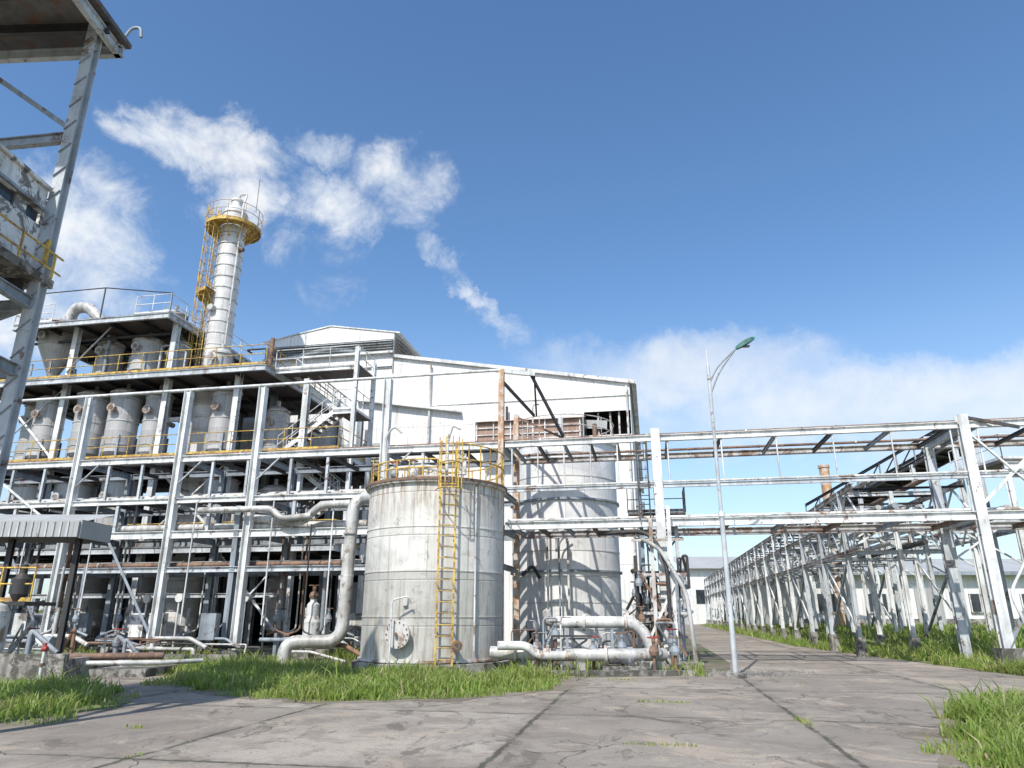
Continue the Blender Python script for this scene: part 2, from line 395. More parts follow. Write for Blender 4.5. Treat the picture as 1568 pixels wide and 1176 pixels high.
b=B(); Ys=[21+i*1.0 for i in range(30)]+[51+i*3 for i in range(25)]
offs=[0,.3,.7,1.2,2,3,4.5,7,12,25,60]
def bank(off,Y): return .012+.62*(lambda t:t*t*(3-2*t))(min(1,off/4.0))*min(1,max(.0,(Y-18.5)/3)) + mnoise.noise((off*.7,Y*.7,0))*.05*min(1,off)
vs=[];fs=[]
for Y in Ys:
    for o_ in offs:
        X=xr(Y)+o_+mnoise.noise((Y*.8,3,1))*.35
        vs.append((X,Y-max(0,(o_-1))*.12,bank(o_,Y) ))
k=len(offs)
for i in range(len(Ys)-1):
    for j in range(k-1): fs.append((i*k+j,i*k+j+1,(i+1)*k+j+1,(i+1)*k+j))
b.add(vs,fs,'turf',True)
fr=[vs[j] for j in range(k)]; b.add(fr+[(p[0],p[1]-1.2,.012) for p in fr],[(j,k+j,k+j+1,j+1) for j in range(k-1)],'turf',True)
b.obj('grass_verge')

patch_front=[(-8.4,17.9),(-5.8,15.6),(-3.9,14.5),(-1.1,14.8),(.9,16.6),(1.5,18.4),(1.3,20.3),(-4,20.8),(-7,22.8),(-12.5,24.5),(-12.0,21.6),(-9.0,20.2)]
patch_left=[(-7.4,11.4),(-6.9,13.6),(-8.3,16.2),(-10.2,17.6),(-14,17.5),(-13,10.6)]
patch_right=[(4.7,7.0),(5.1,9.6),(6.3,11.6),(9.0,14.7),(12,16.3),(20,16.7),(20,6),(4.7,6)]
def shrink(P,f=.93):
    cx=sum(p[0] for p in P)/len(P);cy=sum(p[1] for p in P)/len(P)
    return [(cx+(x-cx)*f,cy+(y-cy)*f) for x,y in P]
for i,P_ in enumerate((patch_front,patch_left,patch_right)):
    sheet(jag(shrink(P_,1.04 if i<2 else 1.02),.3,.22,4+i),.010,'mud','dirt_edge' if i==0 else 'dirt_edge.%03d'%i)
    sheet(jag(shrink(P_,.93),.3,.22,1+i),.015,'turf','grass_bed' if i==0 else 'grass_bed.%03d'%i)

def blade_mat():
    m,t,b,co=newmat('grass_blades')
    at=t.new('ShaderNodeAttribute'); at.attribute_name='tint'; f=at.outputs['Fac']
    n=t.noise(co,.7,3,.5)
    c=t.mix(f,(.19,.29,.05),(.38,.45,.11))
    c=t.mix(t.step(f,.8,.86),c,(.5,.43,.23))
    c=t.mix(t.math('MULTIPLY',t.step(n,.48,.66),.45),c,(.32,.32,.11))
    t.set(b.inputs['Base Color'],c); b.inputs['Roughness'].default_value=.5
    tr=t.new('ShaderNodeBsdfTranslucent'); t.set(tr.inputs[0],c)
    mx=t.new('ShaderNodeMixShader'); mx.inputs[0].default_value=.4; t.l.new(b.outputs[0],mx.inputs[1]); t.l.new(tr.outputs[0],mx.inputs[2])
    t.l.new(mx.outputs[0],t.n['Material Output'].inputs[0])
    return m
GM=blade_mat()
def inpoly(x,y,P):
    c=False;j=len(P)-1
    for i in range(len(P)):
        xi,yi=P[i];xj,yj=P[j]
        if (yi>y)!=(yj>y) and x<(xj-xi)*(y-yi)/(yj-yi)+xi: c=not c
        j=i
    return c
def grass(name,sampler,n,hmin,hmax,dry=0):
    vs=[];fs=[];tint=[];cnt=0
    while cnt<n:
        p=sampler()
        if p is None: continue
        X,Y,Z,hf=p
        cl=mnoise.noise((X*.6,Y*.6,4))*.5+.5; cl2=mnoise.noise((X*2.6,Y*2.6,8))*.5+.5; cl3=mnoise.noise((X*6,Y*6,5))*.5+.5
        if R.random()>(cl*1.2+cl2*1.2+cl3*.6-1.0): continue
        cnt+=1
        h=(hmin+(hmax-hmin)*R.random()**1.8)*(.1+cl*1.1+cl2*.7)*hf
        if R.random()<.035: h*=1.8
        a=R.random()*6.283; w=.005+R.random()*.007+ .0005*Y; ln=h*(.1+R.random()*.9); a2=R.random()*6.283
        dx,dy=math.cos(a)*w,math.sin(a)*w; lx,ly=math.cos(a2)*ln,math.sin(a2)*ln
        o=len(vs)
        vs+= [(X-dx,Y-dy,Z-.02),(X+dx,Y+dy,Z-.02),(X+dx*.7+lx*.35,Y+dy*.7+ly*.35,Z+h*.6),(X-dx*.7+lx*.35,Y-dy*.7+ly*.35,Z+h*.6),(X+lx,Y+ly,Z+h*(1-.2*R.random()))]
        fs+= [(o,o+1,o+2,o+3),(o+3,o+2,o+4)]
        tv=R.random()*.8*(.4+.6*cl2)+ (0 if R.random()>.12+dry else .6)
        tint+= [min(1,tv)]*5
    me=bpy.data.meshes.new(name); me.from_pydata(vs,[],fs); me.materials.append(GM)
    at=me.attributes.new('tint','FLOAT','POINT'); at.data.foreach_set('value',tint)
    o=bpy.data.objects.new(name,me); scene.collection.objects.link(o); return o
def ps(P,z=.016):
    J=jag(P,.4,.3,5); In=jag(shrink(P,.86),.55,.3,6); xs=[p[0] for p in J];ys=[p[1] for p in J]
    def f():
        X=R.uniform(min(xs),max(xs));Y=R.uniform(min(ys),max(ys))
        if not inpoly(X,Y,J): return None
        if inpoly(X,Y,In): return (X,Y,z,1)
        return (X,Y,z,.5) if R.random()<.35 else None
    return f
grass('grass',ps(patch_front),34000,.06,.33)
grass('grass.001',ps(patch_left),14000,.06,.32)
pr=[(4.7,7.4),(5.1,9.6),(6.3,11.6),(9.0,14.7),(12,16.3),(15,16.5),(13,12),(8,7.4)]
grass('grass.002',ps(pr),28000,.06,.33)
def vsamp():
    Y=20.2+75*R.random()**2.2; o_=R.random()**1.3*(10+Y*.25)
    return (xr(max(Y,21))+o_+mnoise.noise((Y*.8,3,1))*.35,Y-max(0,(o_-1))*.12,bank(o_,Y) if Y>21 else .012,1)
grass('grass.003',vsamp,48000,.08,.38)
def lsamp():
    s=R.uniform(-26,6);q=R.uniform(-4.5,6)
    if mnoise.noise((s*.35,q*.5,2))<.02: return None
    X,Y=L2W(s,q)
    if math.hypot(X+2.42,Y-22.7)<2.5 or math.hypot(X-2.3,Y-31)<2.6: return None
    return (X,Y,0,1)
grass('weeds',lsamp,14000,.06,.42,dry=.15)
def jsamp():
    if R.random()<.5: s=-1.93+4.1*R.randint(-2,4)+R.gauss(0,.04); q=R.uniform(-17,-5)
    else: q=-1.1+4.6*R.randint(-4,-1)+R.gauss(0,.04); s=R.uniform(-8,14)
    c,sn=math.cos(ROT),math.sin(ROT); X=s*c-(q+25)*sn; Y=s*sn+(q+25)*c
    if mnoise.noise((X*.8,Y*.8,20))<.25: return None
    return (X,Y,.005,.3)
grass('joint_weeds',jsamp,900,.05,.2,dry=.3)

# ------------------------------------------------------------------ factory building
b=B(); q0=15.0
def wallpoly(pts,q,mk): b.add([(s,q,z) for s,z in pts],[tuple(range(len(pts)))],mk)
def roofz(s): return 17.75-.178*abs(s+14.8)
SL=-21.0
wallpoly([(SL,8.2),(-8.2,8.2),(-8.2,roofz(-8.2)),(-14.8,roofz(-14.8)),(SL,roofz(SL))],q0,'wall')
wallpoly([(-8.2,0),(1.4,0),(1.4,roofz(1.4)),(-8.2,roofz(-8.2))],q0,'wall')
wallpoly([(1.4,12.7),(4.07,12.7),(4.07,roofz(4.07)),(1.4,roofz(1.4))],q0,'wall')
wallpoly([(1.4,0),(4.07,0),(4.07,11.3),(1.4,11.3)],q0,'wall')
b.box(1.4,4.05,q0+1.6,q0+1.7,11.2,12.8,'black'); b.box(1.4,4.0,q0+.05,q0+1.6,11.2,11.3,'dark')
b.box(1.4,4.05,q0+.05,q0+1.6,12.72,12.8,'black')
for s_ in (2.2,2.9,3.4): b.beam((s_,q0+.25,11.3),(s_,q0+.25,12.7),.1,.1,'rustw')
b.beam((1.4,q0+.06,12.0),(2.7,q0+.06,11.9),.05,.5,'wallg')
b.box(4.06,4.09,q0+.01,q0+40,0,roofz(4.07)-.02,'wallside'); b.box(SL-.03,SL-.01,q0+.01,q0+40,0,roofz(SL)-.02,'wallside')
b.add([(-14.8,q0-.15,roofz(-14.8)+.05),(4.4,q0-.15,roofz(4.4)+.05),(4.4,q0+40,roofz(4.4)+.05),(-14.8,q0+40,roofz(-14.8)+.05)],[(0,1,2,3)],'wallside')
b.add([(-14.8,q0-.15,roofz(-14.8)+.05),(SL-.3,q0-.15,roofz(SL-.3)+.05),(SL-.3,q0+40,roofz(SL-.3)+.05),(-14.8,q0+40,roofz(-14.8)+.05)],[(0,3,2,1)],'wallside')
b.beam((-14.8,q0-.12,roofz(-14.8)),(4.4,q0-.12,roofz(4.4)),.16,.2,'steelw')
b.beam((4.35,q0-.1,roofz(4.3)),(4.35,q0+40,roofz(4.3)),.25,.25,'steelw')
b.beam((SL-.3,q0-.12,roofz(SL-.3)),(-14.8,q0-.12,roofz(-14.8)),.16,.2,'steelw')
for zz in (13.6,10.1): b.beam((-9.5,q0-.04,zz),(4.07 if zz>13 else 1.4,q0-.04,zz),.05,.03,'steelw')
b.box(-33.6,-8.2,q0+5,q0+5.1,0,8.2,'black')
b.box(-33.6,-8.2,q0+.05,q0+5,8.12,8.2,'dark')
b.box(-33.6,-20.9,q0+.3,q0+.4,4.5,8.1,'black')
b.box(-20.5,-14.2,q0+.3,q0+.4,8.3,12.8,'wallg')
b.box(-13.6,-8.3,q0+.1,q0+.2,5.2,8.1,'wallg'); b.box(-8.15,-8.05,q0+.05,q0+5,0,8.1,'wallg')
for s_ in range(-33,-8,4): b.ib((s_,q0,0),(s_,q0,8.2),.3,.3,'steelb')
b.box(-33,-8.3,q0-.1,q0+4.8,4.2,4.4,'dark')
b.box(-12.6,-9.2,q0+.3,q0+.45,0,3.3,'wall')
for i in range(9): b.box(-14.2,-10.6,q0-.35,q0-.08,9.4+i*.2,9.5+i*.2,'wallg')
b.box(-14.3,-10.5,q0-.1,q0-.01,9.3,11.4,'wallg')
b.beam((-12.6,q0-.2,14.15),(-5.9,q0-.2,13.05),.35,.1,'steelw')
b.box(-4.7,1.35,q0-1.5,q0-.01,10.9,12.0,'rustsheet'); b.add([(-4.9,q0-1.7,11.95),(1.5,q0-1.7,11.95),(1.5,q0-.01,12.45),(-4.9,q0-.01,12.45)],[(0,1,2,3)],'rustsheet')
for i in range(7): b.beam((-4.6+i*.98,q0-1.55,10.9),(-4.6+i*.98,q0-1.55,12),.06,.06,'steelw')
for zz in (11.2,11.6): b.beam((-4.7,q0-1.56,zz),(1.35,q0-1.56,zz),.04,.05,'steelw')
mz0,mz1,mzp=16.2,18.55,19.3; ms0,ms1=-19.1,-10.45; qm=q0-.02
wallpoly([(ms0,18.12),(ms1,18.12),(ms1,mz1),((ms0+ms1)/2,mzp),(ms0,mz1)],qm-.1,'wall')
b.box(ms0,ms1,qm-.05,qm+.0,mz0,18.2,'wallg')
for i in range(5):
    z_=17.35+i*.17; b.add([(ms0,qm-.28,z_-.08),(ms1,qm-.28,z_-.08),(ms1,qm-.07,z_+.04),(ms0,qm-.07,z_+.04)],[(0,1,2,3)],'steel')
b.box(ms0-.1,ms1+.1,qm-.4,qm-.1,17.1,17.22,'steelw')
b.box(ms0,ms1,qm-.12,qm-.06,16.3,17.1,'wall')
b.box(ms1,ms1+.05,qm-.1,q0+38,mz0-.3,mz1,'wallg')
for i in range(7):
    z_=16.7+i*.25; b.add([(ms1+.35,qm,z_-.1),(ms1+.35,q0+38,z_-.1),(ms1+.06,q0+38,z_+.08),(ms1+.06,qm,z_+.08)],[(0,1,2,3)],'rustw')
for sg,e_ in ((1,ms1+.4),(-1,ms0-.4)):
    b.add([((ms0+ms1)/2,qm-.14,mzp+.05),(e_,qm-.14,mz1-.02),(e_,q0+38,mz1-.02),((ms0+ms1)/2,q0+38,mzp+.05)],[(0,1,2,3) if sg>0 else (3,2,1,0)],'wallside')
    b.beam(((ms0+ms1)/2,qm-.14,mzp+.02),(e_,qm-.14,mz1-.05),.04,.08,'steelw')
for s_ in (-7.9,3.9): b.tube([(s_,q0-.2,roofz(s_)-.3),(s_,q0-.2,1)],.07,'pipew',6)
b.tube([(-3.1,q0-.3,13.2),(-3.1,q0-.3,12.2)],.08,'dark',6)
plant(b,'factory_building')

# ------------------------------------------------------------------ process structure
b=B()
cols=[-30.6,-26.3,-20.05,-15.9,-12]; tops={-30.6:13.6,-26.3:17,-20.05:17,-15.9:13.6,-12:13.0}
for s_ in cols:
    for q_ in (7.2,10.8,14.2):
        b.ib((s_,q_,0),(s_,q_,tops[s_]),.3,.3,'steelw' if q_<8 else 'steelb')
def deck(s0,s1,q0_,q1_,z,hb=.3,rails=True,mk='steel'):
    b.box(s0,s1,q0_,q1_,z-.06,z,'deck')
    for q_ in (q0_,q1_): b.ib((s0,q_,z-.06-hb/2),(s1,q_,z-.06-hb/2),.15,hb,mk)
    for s_ in (s0,s1): b.ib((s_,q0_,z-.065-hb/2),(s_,q1_,z-.065-hb/2),.14,hb-.01,mk)
    k=int((s1-s0)/1.8)
    for i in range(1,k): b.ib((s0+(s1-s0)*i/k,q0_+.1,z-.2),(s0+(s1-s0)*i/k,q1_-.1,z-.2),.1,.22,'dark')
    for i in range(1,3): b.ib((s0+.1,q0_+(q1_-q0_)*i/3,z-.22),(s1-.1,q0_+(q1_-q0_)*i/3,z-.22),.12,.24,'dark')
    if rails: b.rail([(s0,q1_,z),(s0,q0_,z),(s1,q0_,z),(s1,q1_,z)],'yellow' if rails is True else rails)
deck(-29.6,-19.9,6.2,14.4,17.0,rails=False)
b.rail([(-29.6,14.4,17),(-29.6,6.2,17),(-27.2,6.2,17)],'steelw')
b.rail([(-22,6.2,17),(-19.9,6.2,17),(-19.9,14.4,17)],'steelw')
deck(-31,-13.9,6.2,14.4,13.65)
deck(-31,-9.6,6.2,14.4,9.1)
deck(-31,-9.6,6.5,14.4,4.7,rails='yellow')
for z_ in (6.9,2.4):
    for a_,c_ in zip(cols[:-1],cols[1:]):
        b.ib((a_+.15,7.2,z_),(c_-.15,7.2,z_),.14,.2,'steel')
for a_,c_,z0_,z1_ in ((-30.6,-26.3,9.3,13.3),(-15.9,-12,.2,4.4),(-20.05,-15.9,4.9,8.8)):
    b.ang((a_,7.1,z0_),(c_,7.1,z1_),.09,'steelw'); b.ang((a_,7.25,z1_),(c_,7.25,z0_),.09,'steelw')
b.ang((-30.6,7.0,13.7),(-29.4,7.0,16.7),.12,'steelw'); b.ang((-26.3,7.0,14.2),(-24,7.0,16.7),.1,'steelw')
for s_,zt in ((-29.3,19.0),(-24.5,19.0),(-20.2,18.3)): b.cyl((s_,6.6,17),(s_,6.6,zt),.04,'dark',5)
b.tube([(-29.3,6.6,19.0),(-24.5,6.6,19.0),(-20.2,6.6,18.3)],.035,'dark',5,bend=.02)
b.tube([(-28.4,8.5,17.4),(-28.2,8.5,18.9),(-27.2,8.5,18.9),(-25.8,8.5,17.6)],.33,'pipe',12,bend=.8)
def vessel(s_,q_,z0,z1,r,mk='vessel',cone=False,dome=.35):
    v=B()
    if cone: pr=[(.12,z0),(r,z0+(z1-z0)*.62),(r,z1)]
    else: pr=[(.1,z0-dome),(r*.55,z0-dome*.8),(r*.85,z0-dome*.4),(r,z0),(r,z1)]
    pr+=[(r*.88,z1+dome*.45),(r*.6,z1+dome*.8),(.1,z1+dome),(.1,z1+dome+.3)]
    v.lathe(0,0,pr,mk,28)
    z=z0+.4 if not cone else z1-.4
    while z<z1: v.lathe(0,0,[(r,z-.03),(r+.03,z-.02),(r+.03,z+.02),(r,z+.03)],'pipe',28); z+=1.3
    v.lathe(0,0,[(r,z1-.04),(r+.08,z1-.04),(r+.08,z1+.04),(r,z1+.04)],'rustw',28)
    for k in range(4):
        a_=k*math.pi/2+.6; v.beam((math.cos(a_)*(r+.02),math.sin(a_)*(r+.02),z0+.9),(math.cos(a_)*(r+.02),math.sin(a_)*(r+.02),z0-.4 if not cone else z0+.2),.12,.06,'steelb')
    v.cyl((0,-r+.05,z0+(z1-z0)*.7),(0,-r-.28,z0+(z1-z0)*.7),.16,'pipe',10); v.cyl((0,-r-.22,z0+(z1-z0)*.7),(0,-r-.28,z0+(z1-z0)*.7),.24,'rustw',12)
    return v
kids=[('cyclone',vessel(0,0,14.2,17.6,1.05,cone=True),-28.4,8.2)]
for (s_,q_,z0,z1,r) in ((-21.2,8.4,17.3,17.75,.6),(-25.2,8.6,14.4,16.3,.65),(-22.6,8.4,14.4,16.2,.8),(-24.0,11,14.2,16.5,.5),(-18.0,8.5,14.1,15.2,.6),(-21.0,9,14.2,16.2,.5),
                   (-29.5,8.8,9.7,12.9,.6),(-27.8,8.0,9.7,12.9,.75),(-25.0,7.9,9.7,13.0,.82),(-23.0,7.9,9.7,13.0,.78),(-21.2,8.2,9.7,12.9,.66),(-17.2,8.3,9.7,12.9,.72),(-14.8,9.5,9.7,12.0,.6),
                   (-28.4,8.4,5.5,8.1,.95),(-25.6,8.4,5.4,8.2,1.0),(-22.8,8.4,5.4,8.2,.95),(-17.0,8.5,5.4,8.1,.85),(-14.2,9.0,5.4,7.6,.7),
                   (-24.5,9.5,1.0,3.6,.8),(-21.5,9.8,1.0,3.4,.7),(-14.0,10.0,1.0,3.2,.6)):
    kids.append(('process_vessel',vessel(0,0,z0,z1,r),s_,q_))
for i in range(40):
    s_=R.uniform(-29,-13); q_=R.choice([7.6,8.0,11.5,12.5]); z0=R.choice([9.2,4.8,13.8,.2]); z1=z0+R.uniform(1.6,3.8)
    if z0>13 and s_>-20.5: z1=z0+1.4
    s2=s_+R.uniform(-2.0,2.0); r=R.choice([.04,.05,.07,.1,.14])
    b.tube([(s_,q_,z0),(s_,q_,z1),(s2,q_,z1),(s2,q_+R.uniform(.5,1.5),z1)],r,R.choice(['pipe','pipew','dark','rusty','steelb']),7,bend=r*2.5)
for z_,q_,r in ((12.9,7.5,.1),(8.3,7.4,.1),(16.3,7.5,.09),(3.9,7.4,.14),(3.6,7.9,.1)):
    b.tube([(-30.5,q_,z_),(-20.6 if z_>14 else -13.5,q_,z_)],r,R.choice(['pipe','dark','rusty']),8)
def stair(s0,z0,s1,z1,q_,w=.9):
    for dq in (0,w):
        b.beam((s0,q_+dq,z0),(s1,q_+dq,z1),.06,.22,'steelw')
        for h in (1.0,.55): b.cyl((s0,q_+dq,z0+h),(s1,q_+dq,z1+h),.025,'steelw',5)
        for i in range(5):
            f=i/4; b.cyl((s0+(s1-s0)*f,q_+dq,z0+(z1-z0)*f),(s0+(s1-s0)*f,q_+dq,z0+(z1-z0)*f+1),.02,'steelw',5)
    n=int(abs(z1-z0)/.2)
    for i in range(n):
        f=(i+.5)/n; sx=s0+(s1-s0)*f; zz=z0+(z1-z0)*f; b.box(sx-.13,sx+.13,q_+.03,q_+w-.03,zz-.02,zz+.02,'deck')
stair(-13.4,9.1,-10.4,11.3,7.3); stair(-10.4,11.3,-13.4,13.65,8.4)
b.box(-10.5,-9.4,7.2,9.4,11.24,11.3,'deck'); b.ib((-10.5,7.2,11.15),(-9.4,7.2,11.15),.1,.16,'steelw')
b.rail([(-10.5,7.2,11.3),(-9.4,7.2,11.3),(-9.4,9.4,11.3)],'steelw')
stair(-13.4,4.7,-10.4,6.9,7.3); stair(-10.4,6.9,-13.4,9.1,8.4); b.box(-10.5,-9.4,7.2,9.4,6.84,6.9,'deck')
for s_,q_ in ((-9.4,7.2),(-9.4,9.5)): b.ib((s_,q_,0),(s_,q_,14.6),.2,.2,'steelw')
b.box(-13.9,-9.3,7.2,9.6,13.59,13.65,'deck'); b.ib((-13.9,7.2,13.5),(-9.3,7.2,13.5),.12,.2,'steelw'); b.rail([(-13.9,7.2,13.65),(-9.4,7.2,13.65),(-9.4,9.6,13.65)],'steelw')
b.cyl((-15.3,9,13.7),(-15.3,9,16.2),.13,'rusty',8)
ps_=plant(b,'process_structure')
for nm,v,s_,q_ in kids: v.obj(nm,(s_,q_,0),0,ps_)

# ------------------------------------------------------------------ distillation column with platforms
b=B(); r0,r1=.85,.70
b.lathe(0,0,[(r0,0),(r0,13.6),(r1+.04,14.3),(r1,24.9),(r1*.75,25.25),(.3,25.4),(.3,25.75),(.36,25.75),(.36,25.85),(.01,25.9)],'tower',32)
z=1
while z<24.8:
    r=r0 if z<13.6 else r1+.02
    b.lathe(0,0,[(r,z-.02),(r+.035,z-.015),(r+.035,z+.015),(r,z+.02)],'pipe',32); z+=.72
def ringplat(z,ro,a0,a1,n=20,mk='yellow'):
    ri=r1+.05
    b.lathe(0,0,[(ri,z),(ro,z),(ro,z-.22),(ro-.02,z-.22),(ro-.02,z-.05),(ri,z-.05)],mk,n,False,a0,a1)
    for h in (.55,1.05):
        b.tube([(ro*math.cos(a0+(a1-a0)*i/n),ro*math.sin(a0+(a1-a0)*i/n),z+h) for i in range(n+1)],.022,'rustw' ,5,bend=.02)
    for i in range(0,n+1,2):
        a=a0+(a1-a0)*i/n; b.cyl((ro*math.cos(a),ro*math.sin(a),z),(ro*math.cos(a),ro*math.sin(a),z+1.05),.02,mk,5)
        b.beam((ri*math.cos(a),ri*math.sin(a),z-.9),(ro*math.cos(a)*.97,ro*math.sin(a)*.97,z-.12),.06,.06,mk)
ringplat(23.9,1.6,0,2*math.pi); ringplat(19.4,1.5,math.radians(110),math.radians(260),12)
la=math.radians(235)
b.ladder(math.cos(la)*.95,math.sin(la)*.95,13.7,24.9,math.cos(la),math.sin(la),'yellow',.4,cage=15.2)
b.tube([(-.75,-.6,13.9),(-.75,-.6,23.6)],.05,'pipew',6); b.tube([(.1,0,25.8),(.1,0,26.2),(.7,-.1,26.2),(.8,-.5,25.2),(.8,-.5,14)],.06,'pipew',6,bend=.2)
b.tube([(1.35,0,24.9),(1.35,0,27.2)],.02,'dark',4)
b.cyl((r1-.05,-.2,22.2),(r1+.35,-.3,22.2),.12,'rusty',8); b.cyl((-.1,-r1,18.3),(-.15,-r1-.3,18.3),.2,'pipe',10)
X,Y=L2W(-19.1,9.6); b.obj('distillation_column',(X,Y,0),ROT)

# ------------------------------------------------------------------ pipe rack
b=B()
LC=[-27,-22.5,-18,-13.4,-10.1,-4.85]
for s_ in LC:
    b.ib((s_,0,0),(s_,0,10.2 if s_>-20 else 9.9),.28,.28,'steelw',up=(1,0,0)); b.ib((s_,3.1,0),(s_,3.1,7.5),.24,.24,'steelb')
    b.box(s_-.3,s_+.3,-.3,.3,0,.35,'conc')
b.ib((-10.55,.05,0),(-10.55,.05,5.5),.2,.2,'steelb')
b.ib((-.4,0,0),(-.4,0,10.3),.2,.2,'orange'); b.ib((-.4,3.1,0),(-.4,3.1,9.4),.2,.2,'orange')
b.box(-.75,-.05,-.35,.35,0,.35,'conc')
RC=[5.1,14.9,24.6]
for s_ in RC:
    b.ib((s_,0,0),(s_,0,7.75),.3,.3,'steelw'); b.ib((s_,3.1,0),(s_,3.1,7.75),.28,.28,'steel'); b.box(s_-.3,s_+.3,-.3,.3,0,.25 if s_<6 else .62,'conc')
levL=[(7.4,.24),(5.75,.2),(4.45,.28),(3.15,.2)]
for z_,h in levL:
    for q_ in (0,3.1):
        P=[-31]+LC+[-.4]
        for a_,c_ in zip(P[:-1],P[1:]):
            if z_<4 and a_>-6: continue
            b.ib((a_+.14,q_,z_),(c_-.12,q_,z_),.16,h,('steelw' if z_>4 else 'steel') if q_==0 else 'steelb')
    for s_ in LC+[-.4]:
        b.ib((s_,.14,z_),(s_,2.96,z_),.14,h*.9,'steelb')
for s_ in [a+d_ for a in LC for d_ in (1.5,3.0)]:
    if s_<-1:
        b.ib((s_,.02,5.86),(s_,.02,7.27),.1,.1,'steel')
        b.ib((s_,.14,5.75),(s_,2.96,5.75),.1,.14,'dark'); b.ib((s_,.14,7.3),(s_,2.96,7.3),.1,.14,'dark')
for s_ in (-24,-20.5,-15.8,-11.8,-8.3): b.ib((s_,.02,4.6),(s_,.02,5.64),.12,.12,'steel')
b.tube([(-31,0,10.25),(-.4,0,10.3)],.06,'steelw',8)
for s_ in LC: b.ang((s_+.14,-.05,6.4),(s_+1.1,-.05,7.3),.07,'steel')
b.ang((-18,-.1,4.5),(-22.4,-.1,7.3),.09,'steelw'); b.ang((-13.4,-.1,.6),(-16.0,-.1,4.3),.1,'steelb'); b.ang((-18,-.1,.4),(-20.6,-.1,4.3),.1,'steelb')
b.beam((-.4,0,10.25),(.75,.6,10.25),.12,.14,'steelw'); b.beam((.65,.6,10.2),(1.7,1.6,8.0),.08,.1,'dark'); b.beam((-.4,.1,9.9),(.35,3.0,9.3),.09,.1,'dark'); b.beam((-.4,3.1,9.3),(1.8,1.6,7.9),.07,.08,'rusty')
b.beam((.75,.6,10.2),(.45,3.0,9.3),.07,.08,'dark')
P=[-.4]+RC
for a_,c_ in zip(P[:-1],P[1:]):
    for q_ in (0,3.1):
        b.ib((a_+.15,q_,7.42),(c_-.15,q_,7.42),.16,.22,'steelw' if q_==0 else 'rustw')
        b.ib((a_+.15,q_,4.5),(c_-.15,q_,4.5),.18,.27,'steelw' if q_==0 else 'rustw')
    b.ib((a_+.15,0,5.75),(c_-.15,0,5.75),.1,.14,'steel')
    n=5
    for i in range(n+1):
        s_=a_+.4+(c_-a_-.8)*i/n
        b.ib((s_,.1,7.36),(s_,3.0,7.36),.09,.13,'dark' if i%2 else 'steelb'); b.ib((s_,.12,4.45),(s_,3.0,4.45),.09,.15,'rusty' if i%2 else 'steelb')
        b.cyl((s_,0,5.82),(s_,0,7.3),.028,'steelw',5)
for s_ in RC:
    for z_ in (7.4,4.5): b.ib((s_,.15,z_),(s_,2.96,z_),.16,.24,'steel')
b.ang((14.9,-.05,4.7),(17.6,-.05,7.2),.09,'steelw'); b.ang((14.9,-.05,7.2),(17.0,-.05,4.7),.09,'steelw')
b.ang((14.9,-.1,.6),(17.2,-.1,4.3),.1,'steelb'); b.beam((14.9,0,7.7),(16.4,-.3,7.2),.08,.1,'dark'); b.ang((24,-.1,.6),(19.6,-.1,4.3),.1,'steelw')
b.tube([(15.6,-.2,.5),(15.2,-.2,2.2),(15.9,-.1,3.2)],.05,'steelw',6)
def runs(s0,s1,spec):
    for q_,z_,r,mk in spec:
        b.tube([(s0,q_,z_),(s1,q_,z_)],r,mk,8)
        k=s0+R.uniform(1,3)
        while k<s1:
            b.cyl((k-.03,q_,z_),(k+.03,q_,z_),r*1.25,R.choice([mk,'rusty','pipe']),8); k+=R.uniform(2,5)
runs(-31,-.6,[(.45,7.62,.08,'rusty'),(1.1,7.6,.06,'pipe'),(1.9,7.68,.1,'dark')])
runs(-31,-.6,[(.3,5.92,.06,'pipew'),(.7,6.0,.11,'pipe'),(1.3,5.95,.09,'rusty'),(2.0,6.0,.1,'dark')])
runs(-31,-5.5,[(.35,4.75,.14,'pipe'),(.85,4.7,.1,'rusty'),(1.4,4.8,.16,'pipe'),(2.3,4.7,.1,'dark')])
runs(-31,-6,[(.5,3.35,.1,'rusty'),(1.1,3.4,.13,'pipe'),(2,3.36,.1,'dark')])
runs(-.2,34,[(.25,7.6,.05,'rusty'),(2.8,7.6,.05,'rusty'),(.3,4.72,.06,'pipew'),(1.6,4.76,.09,'pipe'),(.0,5.88,.04,'pipew')])
b.tube([(-12,-.35,5.3),(-9,-.35,5.3),(-8.6,-.35,4.9),(-7.4,-.35,5.0)],.12,'pipe',12,bend=.35)
b.tube([(-10.4,.2,5.1),(-7.9,-.1,4.75),(-7.1,-.3,5.4),(-5.9,-.35,5.4)],.14,'pipe',12,bend=.35)
for i in range(34):
    s_=R.uniform(-26,-6); q_=R.choice([-.25,.5,1.6,2.7]); z1=R.choice([3.3,4.7,5.9]); r=R.choice([.03,.04,.05,.08])
    b.tube([(s_,q_,z1),(s_,q_,1.0),(s_+R.choice([-.6,.6]),q_,.8)],r,R.choice(['pipew','pipe','steelb','rusty','dark']),6,bend=.15)
    if R.random()<.5: b.valve(s_,q_,1.4,.1,'steelb',R.choice(['red','dark','rusty']))
for s_ in (-6.6,-9.0,-12.2,-16.5,-19.5): b.tube([(s_,-.25,5.6),(s_,-.25,1.2)],.03,'steelw',5)
plant(b,'pipe_rack')

b=B()
b.tube([(-4.3,25.2,5.45),(-5.5,24.6,5.45),(-5.55,24.4,.72),(-7.3,24.2,.72),(-7.35,24.2,-.1)],.21,'pipe',16,bend=.55)
for z_ in (1.5,2.8,4.2): b.cyl((-5.535,24.5,z_-.03),(-5.535,24.5,z_+.03),.225,'pipew',16)
b.cyl((-4.75,24.97,5.45),(-4.7,25,5.45),.33,'rustw',16)
b.obj('insulated_pipe')

